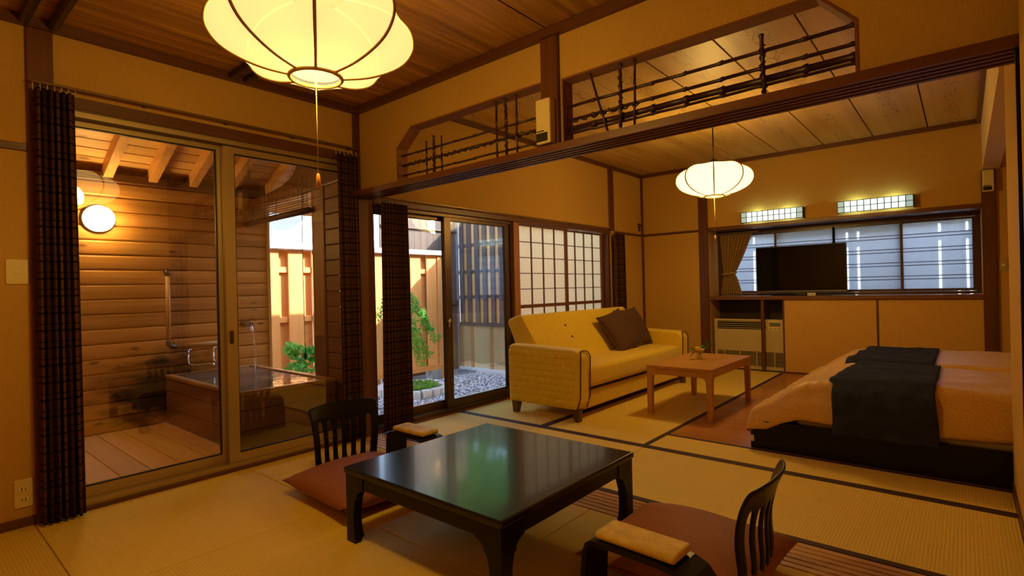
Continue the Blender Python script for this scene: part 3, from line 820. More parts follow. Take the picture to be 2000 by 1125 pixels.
# ================================================================== BATH OUTSIDE THE GLASS DOORS
BX = -2.0; DZ = -0.03
bwall = box("wall_bath", (BX - .14, -2.2, -.4), (BX - .035, .215, 2.16), flat("bath_wall_core", (.2, .09, .03), .8)); struct(bwall, "knotty pine board wall of the bath, stained dark near the tub", "wall")
n = 17; bh_ = (2.092 - DZ) / n
prof = []
for k in range(7):
    t = (0, .05, .12, .5, .88, .95, 1)[k]; prof.append((BX - .014 + .014 * (1 - abs(2 * t - 1) ** 7), t * bh_))
mesh_b = None
for i in range(n):
    z = DZ + i * bh_
    if mesh_b is None:
        m = MB(); m.prism([(0, 0)] + [(0, 0)], 0, 1, 'Y') if False else None
        pts = [(-.036, .0015)] + [(p[0] - BX, p[1] + (.0015 if q == 0 else -.0015 if q == 6 else 0)) for q, p in enumerate(prof)] + [(-.036, bh_ - .0015)]
        m.prism(pts, -2.2, .215, 'Y')
        o = m.build("wall_board", SIDING, None, False); mesh_b = o.data
        o.parent = bwall
    else:
        o = bpy.data.objects.new("wall_board", mesh_b); COL.objects.link(o); o.parent = bwall
    o.location = (BX, 0, z)
piece("corner_trim", (BX - .14, .2155, DZ), (BX + .012, .245, 2.1), PINE('Z'), bwall, .002)
piece("wall_plate", (BX - .12, -2.2, 2.093), (BX + .03, .24, 2.165), wood("dark_plate", (.10, .035, .012), (.18, .07, .025), 'Y', .5, .05), bwall, .003)
be = box("wall_bath_end", (BX - .14, -2.3, -.4), (-.12, -2.2, 2.9), PINE('X')); struct(be, "pine end wall of the bath beyond the left curtain", "wall")

def roof_z(x): return 2.165 + (x - BX) * .46
br = empty("roof_bath", (-1.05, -1.0, 2.3)); struct(br, "open pine roof of boards on rafters above the bath", "roof")
sl = math.atan(.46); c_, s_ = math.cos(sl), math.sin(sl)
nb = 19; L0, L1 = -2.45, -.45
for i in range(nb):
    a = L0 + (L1 - L0) * i / nb; b = L0 + (L1 - L0) * (i + 1) / nb; xm = (a + b) / 2
    o = piece("roof_board", (-(b - a) / c_ / 2 + .005, -1.6, -.008), ((b - a) / c_ / 2 - .005, 1.6, .008), wood("roof_pine", (.60, .32, .09), (.84, .54, .20), 'Y', .5, .15, .9, True), br, .002)
    o.location = (xm + 1.05, .40, roof_z(xm) + .075 - 2.3); o.rotation_euler = (0, -sl, 0)
m = MB(); m.prism([(L0, roof_z(L0) + .092), (L1, roof_z(L1) + .092), (L1, roof_z(L1) + .10), (L0, roof_z(L0) + .10)], -2.2, 1.0, 'Y'); m.build("roof_light_stop", flat("light_stop_sheet", (.05, .03, .02), .9), br)  # added sheet, stops sun and sky leaking between the roof boards
for y in (-2.14, -1.813, -1.487, -1.16, -.833, -.506, -.18, .20, .55, .90):
    m = MB(); xa, xb = -2.08, -.46
    m.prism([(xa, roof_z(xa) - .075 + .02), (xb, roof_z(xb) - .075 + .02), (xb, roof_z(xb) + .066), (xa, roof_z(xa) + .066)], y, y + .066, 'Y')
    m.build("rafter", wood("rafter_pine", (.58, .27, .07), (.78, .44, .14), 'X', .5, .08), br)
# natural log beam over the open end
m = MB()
top = [(-2.05, 2.07), (-1.7, 2.08), (-1.35, 2.12), (-1.15, 2.18), (-1.06, 2.25), (-1.08, 2.30), (-.9, 2.32), (-.5, 2.33), (-.12, 2.33)]
bot = [(-.12, 2.02), (-.5, 2.0), (-1.0, 1.985), (-1.5, 1.97), (-2.05, 1.955)]
m.prism(top + bot, .05, .17, 'Y')
bm_ = m.build("log_beam", wood("dark_log", (.11, .042, .014), (.20, .085, .03), 'X', .45, .05))
md = bm_.modifiers.new("round", 'BEVEL'); md.width = .03; md.segments = 3
tag(bm_, "curved natural log beam over the open end of the bath", "beam")
ps = piece("bath_post", (-.80, .05, -.05), (-.60, .19, 2.02), wood("post_pine", (.18, .075, .025), (.30, .14, .05), 'Z', .5, .05), None, .006)
tag(ps, "thick brown wooden post between tub and curtain", "post")
pe = empty("wall_bath_return", (-.36, .10, 0)); struct(pe, "horizontal board wall between the bath post and the house", "wall")
for i in range(16):
    piece("wall_board", (-.60, .06, -.05 + i * .13), (-.121, .105, -.05 + i * .13 + .127), wood("return_pine", (.16, .065, .02), (.26, .12, .045), 'X', .5, .1), pe, .006)
# bamboo blind pulled up under the beam
bl = tag(empty("bamboo_blind", (-1.4, .03, 1.8)), "raised bamboo slat blind hanging under the log beam", "blind")
for i in range(6):
    piece("slat", (-2.0, .016, 1.965 - i * .021), (-.80, .024, 1.965 - i * .021 + .011), wood("blind_slat", (.14, .07, .03), (.28, .15, .06), 'X', .5, .1), bl, .001)
m = MB(); m.tube([(-2.0, .02, 1.815), (-1.4, .02, 1.822), (-.78, .02, 1.825)], .028, 12); m.build("rolled_end", wood("blind_roll", (.07, .032, .016), (.13, .065, .03), 'X', .6, .1), bl, True)
for x in (-1.85, -1.35, -.86): MB().tube([(x, .012, 1.99), (x, .010, 1.86), (x, -.012, 1.82), (x, .02, 1.785)], .0025, 5).build("cord", flat("blind_cord", (.05, .03, .02), .8), bl)
MB().tube([(-.845, -.01, 1.97), (-.848, -.012, 1.2), (-.845, -.01, .68), (-.842, -.008, .60)], .003, 5).build("pull_cord", flat("blind_cord", (.05, .03, .02), .8), bl)
MB().lathe([(.003, 0), (.010, .01), (.012, .05), (.004, .07)], (-.843, -.009, .53), 8).build("cord_pull", DARKPL, bl, True)

# deck
dk = empty("floor_deck", (-1.05, -1.3, DZ)); struct(dk, "reddish composite plank deck beside the tub", "floor")
for i in range(9):
    y1 = -.735 - i * .168
    piece("deck_board", (BX + .002, y1 - .168 + .002, DZ - .03), (-.121, y1 - .002, DZ), DECKW('X'), dk, .003)

# tub
tb = tag(empty("bath_tub", (-1.22, -.36, DZ)), "square cypress soaking tub full of hot-spring water", "bathtub")
tx0, tx1, ty0, ty1, tz = BX + .03, -.45, -.735, .035, .404
hs = [(DZ, .115), (.118, .262), (.265, .372)]
for (a, b) in hs:
    piece("side_board", (tx0, ty0, a), (tx1 - .045, ty0 + .042, b), TUBW('X'), tb, .004)
    piece("side_board", (tx0, ty1 - .042, a), (tx1 - .045, ty1, b), TUBW('X'), tb, .004)
    piece("front_board", (tx1 - .043, ty0, a), (tx1, ty1, b), TUBW('Y'), tb, .004)
    piece("back_board", (tx0, ty0 + .043, a), (tx0 + .042, ty1 - .043, b), TUBW('Y'), tb, .004)
RIM = lambda a: wood("tub_rim", (.30, .15, .06), (.45, .25, .11), a, .3, .05)
piece("rim", (tx0, ty0 - .006, .3725), (tx1 - .051, ty0 + .05, tz), RIM('X'), tb, .006)
piece("rim", (tx0, ty1 - .05, .3725), (tx1 - .051, ty1 + .004, tz), RIM('X'), tb, .006)
piece("rim", (tx1 - .05, ty0 - .006, .3725), (tx1 + .006, ty1 + .004, tz), RIM('Y'), tb, .006)
piece("rim", (tx0, ty0 + .051, .3725), (tx0 + .05, ty1 - .051, tz), RIM('Y'), tb, .006)
WATER, nt, b = new_mat("hot_spring_water")
b.inputs["Base Color"].default_value = (.10, .10, .08, 1); b.inputs["Roughness"].default_value = .03; b.inputs["IOR"].default_value = 1.33
bump(nt, b, noise_n(nt, coords(nt, (7, 7, 7)), 1.5, 2), .12, .02)
box("water", (tx0 + .043, ty0 + .043, .05), (tx1 - .044, ty1 - .043, .392), WATER, tb)
# spout and stream
so = tag(empty("water_spout", (BX, -.03, .83)), "small wooden spout on the pine wall pouring hot water", "spout")
MB().prism([(BX + .002, .845), (BX + .13, .825), (BX + .14, .80), (BX + .11, .79), (BX + .002, .80)], -.07, .005, 'Y').build("spout_trough", wood("spout_wood", (.06, .03, .015), (.12, .06, .03), 'X', .5, .05), so)
STREAM = glass_mat("falling_water", (.9, .95, 1.0), .25)
MB().tube([(BX + .12, -.03, .812), (BX + .155, -.03, .80), (BX + .185, -.028, .74), (BX + .21, -.026, .62), (BX + .228, -.024, .5), (BX + .237, -.024, .39)], [.012, .013, .011, .010, .009, .012], 8).build("water_stream", STREAM, so, True)
# taps
def tap(y, label):
    r = tag(empty("wall_tap", (BX + .005, y, .55)), label, "tap", "chrome taps over the tub")
    MB().lathe([(.004, .0), (.026, .0), (.026, .008), (.014, .016), (.014, .05), (.004, .055)], (BX, y, .56), 12, True, 'X').build("flange", CHROME, r, True)
    MB().tube([(BX + .05, y, .575), (BX + .05, y, .50), (BX + .06, y + .01, .475), (BX + .09, y + .06, .470), (BX + .12, y + .16, .470), (BX + .13, y + .185, .465), (BX + .132, y + .195, .445)], .011, 8).build("spout", CHROME, r, True)
    h = MB(); h.lathe([(.006, .0), (.012, .0), (.012, .028), (.006, .03)], (BX + .05, y, .575), 10); h.build("stem", CHROME, r, True)
    for a in (0, math.pi / 2):
        d = Vector((math.cos(a), math.sin(a), 0)) * .036
        c = Vector((BX + .05, y, .612)); MB().tube([c - d, c - d * .4, c + d * .4, c + d], [.008, .006, .006, .008], 8).build("cross_handle", CHROME, r, True)
tap(-.56, "chrome cross-handled tap nearer the tub corner"); tap(-.345, "chrome cross-handled tap close to the door frame")
# grab bar
gb = tag(empty("grab_bar", (BX, -.71, 1.0)), "L-shaped wooden grab bar with dark metal joints on the pine wall", "grab bar")
gx = BX + .055; BARW = lambda a: wood("bar_wood", (.50, .30, .12), (.62, .40, .17), a, .4, .05)
MB().tube([(gx, -.712, .70), (gx, -.712, 1.31)], .018, 12).build("upright_bar", BARW('Z'), gb, True)
MB().tube([(gx, -.67, .655), (gx, -.22, .655)], .018, 12).build("level_bar", BARW('Y'), gb, True)
MB().tube([(BX, -.712, 1.335), (BX + .035, -.712, 1.340), (gx, -.712, 1.325), (gx, -.712, 1.29)], .022, 10).build("bracket", IRON, gb, True)
MB().tube([(gx, -.712, .715), (gx, -.712, .672), (gx, -.700, .655), (gx, -.655, .655)], .022, 10).build("elbow_joint", IRON, gb, True)
MB().tube([(gx, -.25, .655), (gx, -.205, .655), (BX + .035, -.19, .655), (BX, -.19, .655)], .022, 10).build("bracket", IRON, gb, True)
# round wall lamp
gl = tag(empty("globe_lamp", (BX, -1.2, 1.767)), "round white dome lamp glowing on the pine wall", "lamp")
MB().lathe([(.02, 0), (.118, 0), (.120, .012), (.112, .026), (.02, .027)], (BX + .002, -1.2, 1.767), 28, True, 'X').build("base_ring", IRON, gl, True)
MB().lathe([(.107, .020), (.108, .06), (.101, .095), (.082, .124), (.050, .143), (.004, .150)], (BX + .002, -1.2, 1.767), 28, True, 'X').build("dome", emit("lit_opal_glass", (1.0, .60, .18), 62.0), gl, True)

# ================================================================== GARDEN
GZ = -0.40
gd = box("ground", (-9, -3, GZ - .3), (-.12, 9, GZ - .03), flat("garden_soil", (.22, .22, .22), .95, vary=.4, nscale=20)); struct(gd, "gravel garden ground", "ground")
# loose gravel
def pebbles():
    rnd = random.Random(4); base = bmesh.new(); bmesh.ops.create_icosphere(base, subdivisions=1, radius=1.0)
    bv = [v.co.copy() for v in base.verts]; bf = [[v.index for v in f.verts] for f in base.faces]; base.free()
    V, Fc = [], []
    for k in range(5200):
        x = rnd.uniform(-3.35, -1.55); y = rnd.uniform(1.5, 4.85)
        r = rnd.uniform(.012, .026); M = Matrix.Rotation(rnd.uniform(0, 6.28), 3, 'Z') @ Matrix.Diagonal((r, r * rnd.uniform(.6, 1), r * rnd.uniform(.5, .8)))
        z = GZ - .022 + rnd.uniform(-.006, .014); o = len(V)
        V += [tuple(M @ v + Vector((x, y, z))) for v in bv]; Fc += [[o + i for i in f] for f in bf]
    me = bpy.data.meshes.new("gravel"); me.from_pydata(V, [], Fc); m, nt, b = new_mat("gravel_stone")
    n = nt.nodes.new("ShaderNodeTexWhiteNoise"); n.noise_dimensions = '3D'
    vv = nt.nodes.new("ShaderNodeVectorMath"); vv.operation = 'SNAP'; vv.inputs[1].default_value = (.03, .03, 1.0)
    g = nt.nodes.new("ShaderNodeNewGeometry"); nt.links.new(g.outputs["Position"], vv.inputs[0]); nt.links.new(vv.outputs[0], n.inputs["Vector"])
    nt.links.new(ramp(nt, [(0, (.30, .34, .40)), (.5, (.60, .65, .70)), (1, (.95, .96, .97))], n.outputs["Value"]), b.inputs["Base Color"]); b.inputs["Roughness"].default_value = .8
    me.materials.append(m); o = bpy.data.objects.new("gravel", me); COL.objects.link(o)
    tag(o, "loose grey-white gravel covering the garden", "gravel", None, "stuff")
pebbles()
# stone pavers along the house
pv = empty("paving", (-1.6, 3, GZ)); struct(pv, "row of grey stone pavers along the garden doors", "paving")
rnd = random.Random(5)
y = 2.35
while y < 5.0:
    l = rnd.uniform(.28, .42)
    piece("paver", (-1.93 + rnd.uniform(-.02, .02), y, GZ - .04), (-1.55, y + l - .012, GZ + .012), flat("paver_stone", (.48, .45, .42), .85, vary=.2, nscale=25), pv, .006); y += l
piece("terracotta_slab", (-1.93, 1.55, GZ - .04), (-1.3, 2.34, GZ + .02), flat("terracotta", (.62, .28, .13), .8, vary=.15, nscale=25), pv, .006)
piece("concrete_strip", (-3.3, 4.62, GZ - .03), (-1.5, 4.78, GZ + .035), flat("pale_concrete", (.75, .75, .74), .85, vary=.1), pv, .006)

# orange cedar fence
of = tag(empty("cedar_fence", (-3.4, 2, GZ)), "orange cedar fence of overlapping upright boards with a pale cap", "fence")
y = 3.56; i = 0
ys_ = []
yb = 3.785
pitch = .345
k = 0
while yb > -1.2:
    piece("front_board", (-3.42, yb - .215, -.17), (-3.40, yb, 1.70), CEDAR('Z'), of, .002)
    piece("back_board", (-3.485, yb - .215 - .16, -.17), (-3.465, yb - .19, 1.70), CEDAR('Z'), of, .002)
    yb -= pitch
for z in (.72, 1.39, .0): piece("rail", (-3.463, -1.2, z), (-3.422, 3.80, z + .075), CEDAR('Y'), of, .002)
piece("end_post", (-3.49, 3.80, GZ - .1), (-3.38, 3.915, 1.70), CEDAR('Z'), of, .003)
piece("bottom_rail", (-3.49, -1.2, -.25), (-3.37, 3.94, -.172), CEDAR('Y'), of, .003)
piece("cap", (-3.54, -1.2, 1.705), (-3.33, 3.97, 1.78), flat("pale_metal_cap", (.75, .78, .82), .5), of, .003)
for y in (-.5, 1.0, 2.5): piece("foot_post", (-3.47, y, GZ - .1), (-3.39, y + .09, -.251), CEDAR('Z'), of, .002)
piece("footing", (-3.52, 3.60, GZ - .1), (-3.36, 3.82, -.252), flat("footing_block", (.28, .33, .34), .8), of, .004)

# dark board wall of the shed behind
dw = tag(empty("shed_wall", (-4.05, 4.0, GZ)), "dark weathered upright board wall behind the cedar fence", "shed wall")
y = 3.1
while y < 5.05:
    piece("board", (-4.06, y, GZ - .1), (-4.04, y + .149, 3.2), wood("dark_board", (.06, .040, .030), (.12, .085, .065), 'Z', .8, .2), dw, .002); y += .15
piece("rail", (-4.039, 3.1, .82), (-4.0, 5.05, .90), wood("dark_board", (.06, .040, .030), (.12, .085, .065), 'Y', .8, .2), dw, .002)
piece("rail", (-4.039, 3.1, 2.22), (-4.0, 5.05, 2.25), wood("dark_board", (.06, .040, .030), (.12, .085, .065), 'Y', .8, .2), dw, .002)

# grey slatted fence closing the garden
gf = tag(empty("slat_fence", (-2.5, 4.9, GZ)), "weathered grey fence of upright slats over netted reed panels", "fence")
x = -3.975; sp = .203; i = 0
while x < -.4:
    piece("front_slat", (x, 4.895, .48), (x + .108, 4.910, 2.49), WEATHER('Z'), gf, .002)
    piece("back_slat", (x + .050, 4.932, .479), (x + .2515, 4.946, 2.45), WEATHER2('Z'), gf, .002)
    x += sp
for z in (.94, 1.42, 1.93, 2.44): piece("rail", (-4.0, 4.911, z), (-.3, 4.931, z + .055), WEATHER('X'), gf, .002)
piece("bottom_rail", (-4.0, 4.885, .405), (-.3, 4.955, .478), WEATHER('X'), gf, .002)
REED = flat("reed_panel", (.74, .54, .30), .85, vary=.2, nscale=60, bmp=.3)
NETM = paper_mat("net_cloth", (.34, .27, .15), .4, .62)
for x in (-4.0, -3.72, -3.22, -2.78, -2.2, -1.6, -1.0):
    piece("lower_post", (x, 4.90, GZ - .1), (x + .07, 4.96, .404), WEATHER2('Z'), gf, .003)
for (a, b) in ((-3.93, -3.72), (-3.65, -3.22), (-3.15, -2.78), (-2.71, -2.2), (-2.13, -1.6), (-1.53, -1.0)):
    piece("reed_panel", (a + .003, 4.925, GZ - .05), (b - .003, 4.94, .403), REED, gf, .002)
def netf(u, v):
    x = -4.0 + 3.6 * u; sag = .05 * math.sin(u * 19) ** 2 * (1 - v)
    return (x, 4.872 + .012 * math.sin(u * 40 + v * 5), -.30 + sag + v * .72)
MB().grid(netf, 60, 10).build("net", NETM, gf, True, fix=False)
piece("corner_post", (-4.06, 4.87, GZ - .1), (-3.985, 4.98, 2.55), flat("pale_post", (.20, .21, .22), .8), gf, .003)
bs = piece("base_stone", (-4.0, 4.86, GZ - .08), (-.4, 5.0, GZ + .02), flat("pale_concrete", (.75, .75, .74), .85, vary=.1), gf, .006)

# white neighbouring house
nh = tag(empty("white_house", (-6.2, 1, GZ)), "white rendered neighbouring house beyond the cedar fence", "house")
MB().box((-6.3, -4, GZ - .1), (-6.0, 3.7, 3.3)).build("wall", flat("white_render", (.42, .46, .48), .9, vary=.05, nscale=40), nh)
piece("eave", (-6.6, -4.2, 3.3), (-4.9, 3.8, 3.42), flat("eave_grey", (.42, .42, .42), .7), nh, .004)

# small weeping maple in a ring of cut stones
def leaf_cloud(parent, blobs, n, size, mat, seed, name="foliage", droop=0.5):
    rnd = random.Random(seed); V, Fc = [], []
    for k in range(n):
        c, r = blobs[rnd.randrange(len(blobs))]
        d = Vector((rnd.gauss(0, 1), rnd.gauss(0, 1), rnd.gauss(0, 1))).normalized() * rnd.random() ** .4
        p = Vector(c) + Vector((d.x * r[0], d.y * r[1], d.z * r[2]))
        a = Vector((rnd.uniform(-1, 1), rnd.uniform(-1, 1), rnd.uniform(-1, .3) - droop)).normalized(); b_ = a.orthogonal().normalized()
        q = Matrix.Rotation(rnd.uniform(0, 6.28), 3, a); b_ = q @ b_; nn = a.cross(b_)
        s = size * rnd.uniform(.6, 1.3); o = len(V)
        V += [tuple(p), tuple(p + a * s * .5 + b_ * s * .28 + nn * s * .06), tuple(p + a * s), tuple(p + a * s * .5 - b_ * s * .28 + nn * s * .06)]
        Fc.append([o, o + 1, o + 2, o + 3])
    me = bpy.data.meshes.new(name); me.from_pydata(V, [], Fc); me.materials.append(mat)
    me.transform(mw(parent).inverted())
    o = bpy.data.objects.new(name, me); COL.objects.link(o); o.parent = parent; o["kind"] = "stuff"
    return o
LEAF = paper_mat("leaf_green", (.16, .50, .10), .45); LEAF2 = paper_mat("tree_leaf_green", (.10, .34, .05), .45)
tr = tag(empty("maple_tree", (-2.62, 2.55, GZ)), "small weeping green maple beside the cedar fence", "tree")
BARK = wood("maple_bark", (.16, .12, .08), (.32, .26, .18), 'Z', .9, .1)
MB().tube([(-2.62, 2.55, GZ - .02), (-2.65, 2.5, .0), (-2.62, 2.42, .5), (-2.6, 2.38, .95), (-2.55, 2.3, 1.25)], [.03, .025, .02, .014, .006], 8).build("trunk", BARK, tr, True)
MB().tube([(-2.55, 2.58, GZ - .02), (-2.60, 2.52, -.15), (-2.64, 2.5, .02)], [.018, .014, .008], 6).build("trunk", BARK, tr, True)
blobs = []
for i, (ex, ey, ez, tz_) in enumerate(((-2.45, 2.75, .62, 1.18), (-2.40, 2.86, .45, 1.0), (-2.55, 2.80, .22, .72), (-2.75, 2.5, .3, .9), (-2.35, 2.45, .45, 1.12), (-2.5, 2.15, .6, 1.2), (-2.8, 2.2, .8, 1.25), (-2.45, 2.62, .12, .6))):
    s0 = Vector((-2.6, 2.4, tz_)); e = Vector((ex, ey, ez)); mid = s0.lerp(e, .55) + Vector((0, 0, .12))
    pts = [s0.lerp(mid, t / 3) for t in range(3)] + [mid.lerp(e, t / 3) for t in range(4)]
    MB().tube(pts, [.008, .007, .006, .005, .004, .003, .002], 5).build("branch", BARK, tr, True)
    for q in pts[2:]: blobs.append((tuple(q - Vector((0, 0, .03))), (.085, .085, .08)))
leaf_cloud(tr, blobs, 2600, .045, LEAF, 3)
rg = tag(empty("stone_ring", (-2.72, 2.72, GZ)), "ring of rough cut stones around the maple", "edging")
for k in range(20):
    a = 2 * math.pi * k / 20; c = Vector((-2.78 + .50 * math.cos(a), 2.72 + .46 * math.sin(a), GZ + .03))
    o = piece("stone", (-.055, -.06, -.075), (.055, .06, .075), flat("cut_stone", (.62, .62, .62), .9, vary=.2, nscale=30, bmp=.5), rg, .012)
    o.location = c - Vector((-2.72, 2.72, GZ)); o.rotation_euler = (0, 0, a + random.uniform(-.15, .15)); o.scale = (1, random.uniform(.9, 1.12), random.uniform(.85, 1.1))
gr = MB(); gr.lathe([(.005, .06), (.15, .055), (.32, .035), (.42, .0)], (-2.78, 2.72, GZ - .01), 20, False)
go = gr.build("moss", flat("moss", (.14, .26, .05), .95, vary=.5, nscale=20, bmp=.6)); tag(go, "mossy planting bed inside the stone ring", "moss", None, "stuff")
gt = empty("grass_tuft", (-2.7, 2.72, GZ)); tag(gt, "low leafy ground plants at the maple's foot", "plants")
leaf_cloud(gt, [((-2.78 + .3 * math.cos(a), 2.72 + .28 * math.sin(a), GZ + .08), (.1, .1, .05)) for a in (0, .7, 1.4, 2.1, 2.8, 3.5, 4.2, 4.9, 5.6)], 700, .06, LEAF, 8, "leaves", -.6)
# small shrub seen past the tub
sb = empty("garden_shrub", (-2.35, .75, GZ)); tag(sb, "small light green shrub behind the tub by the cedar fence", "shrub")
MB().tube([(-2.35, .75, GZ - .02), (-2.33, .76, .1), (-2.3, .74, .45)], [.015, .01, .004], 6).build("stem", BARK, sb, True)
leaf_cloud(sb, [((-2.35, .75, .28), (.16, .14, .16)), ((-2.25, .85, .42), (.1, .1, .1)), ((-2.42, .70, .45), (.1, .1, .08))], 420, .07, LEAF, 6, "foliage", -.3)
# leafy tree beyond the shed wall
bt = empty("garden_tree", (-5.2, 6.2, GZ)); tag(bt, "leafy tree standing beyond the dark shed wall", "tree")
MB().tube([(-5.2, 6.2, GZ - .1), (-5.25, 6.2, 1.5), (-5.2, 6.1, 3.2), (-5.2, 6.2, 5.0)], [.14, .11, .08, .03], 8).build("trunk", BARK, bt, True)
leaf_cloud(bt, [((-5.2, 5.6, 3.6), (.7, 1.0, .9)), ((-5.2, 6.6, 4.2), (.8, 1.0, 1.0)), ((-5.1, 5.7, 4.9), (.7, 1.0, .8)), ((-5.3, 7.4, 4.8), (.8, 1.0, 1.0)), ((-5.3, 6.6, 5.6), (.8, 1.1, .8)), ((-5.3, 5.2, 2.8), (.6, .7, .7))], 9000, .16, LEAF2, 12)

# ================================================================== CURTAINS
CURT = plaid("dark_plaid_curtain", (.05, .020, .009), (.11, .046, .018), (.015, .008, .005))
def curtain(label, y0, y1, z0, z1, x, folds, amp, seed, gather=1.0, rings=False):
    rnd = random.Random(seed); ph = [rnd.uniform(-.6, .6) for _ in range(folds + 2)]
    r = tag(empty("curtain", (x, (y0 + y1) / 2, z0)), label, "curtain", "dark plaid curtains")
    wtot = (y1 - y0) * 2.6
    def f(u, v):
        k = u * folds; i = int(k); p = ph[i] * (1 - (k - i)) + ph[i + 1] * (k - i)
        yc = (y0 + y1) / 2; w = (y1 - y0) * (gather + (1 - gather) * (1 - v))
        return (x + amp * math.sin(2 * math.pi * k + p) * (1 - .25 * v) + .006 * math.sin(3 * v + p), yc + (u - .5) * w + .008 * math.sin(2 * math.pi * k * 2 + p), z0 + (z1 - z0) * v)
    o = MB().grid(f, folds * 12, 14, lambda u, v: (u * wtot, v * (z1 - z0))).build("cloth", CURT, r, True, fix=False)
    solid(o, .004)
    if rings:
        for k in range(folds + 1):
            yy = y0 + (y1 - y0) * k / folds
            MB().tube([(x, yy, z1 - .01), (x - .006, yy, z1 + .02), (x - .01, yy, z1 + .034)], .0025, 5).build("hook", flat("hook_white", (.55, .5, .4), .5), r)
    return r
curtain("dark brown plaid curtain gathered at the far left post", -1.880, -1.715, .012, 2.143, .075, 6, .032, 1, .88, True)
curtain("dark brown plaid curtain at the corner end of the bath doors", -.225, -.055, .02, 2.120, .06, 5, .028, 2, 1.0, True)
curtain("dark brown plaid curtain at the corner end of the garden doors", .135, .425, .02, 1.80, .07, 9, .022, 3, .9, True)
curtain("dark brown plaid curtain beyond the shoji at the far end", 3.76, 4.05, .02, 1.79, .07, 5, .03, 4, .95)
for (y0, y1, z, x, l) in ((-1.885, -.045, 2.176, .066, "long curtain rail over the bath doors"), (.112, 3.80, 1.845, .060, "long curtain rail over the garden doors and shoji")):
    r = tag(empty("curtain_rail", (x, (y0 + y1) / 2, z)), l, "rail", "curtain rails")
    MB().box((x - .010, y0, z - .007), (x + .010, y1, z + .007), .003).build("track", flat("rail_bronze", (.20, .12, .055), .35, .5), r)
    for k in range(5):
        yy = y0 + .05 + (y1 - y0 - .1) * k / 4
        MB().box((.0, yy - .01, z - .004), (x - .010, yy + .01, z + .010), .002).build("bracket", flat("rail_bronze", (.20, .12, .055), .35, .5), r)

# tied beige curtain in the bay
bc = tag(empty("tied_curtain", (1.13, 5.0, .94)), "beige striped curtain tied back at the left of the bay window", "curtain")
BEI = plaid("beige_striped_curtain", (.42, .27, .11), (.30, .18, .07), (.40, .25, .10))
def bf(u, v):
    z = .945 + v * .815; t = (z - 1.235)
    if t >= 0:
        q = (t / .525) ** .85; xl = 1.045 - .045 * q; xr = 1.185 + .235 * q
    else:
        q = min(1, (-t / .29) ** .7); xl = 1.045 - .045 * q; xr = 1.185 + .095 * q
    k = u * 9
    return (xl + (xr - xl) * u, 4.985 + .022 * math.sin(2 * math.pi * k) * (.45 + .55 * min(1, abs(t) * 4)), z)
solid(MB().grid(bf, 90, 28, lambda u, v: (u * 1.1, v * .8)).build("cloth", BEI, bc, True, fix=False), .004)
m = MB(); m.tube([(1.115 + .083 * math.cos(a), 4.985 + .040 * math.sin(a), 1.235 + .012 * math.cos(a)) for a in [2 * math.pi * k / 20 for k in range(21)]], .016, 6)
m.build("tie_band", flat("tie_band_cloth", (.36, .22, .09), .85), bc, True)
piece("curtain_track", (.96, 4.975, 1.765), (1.5, 4.995, 1.785), flat("rail_bronze", (.20, .12, .055), .35, .5), bc, .002)

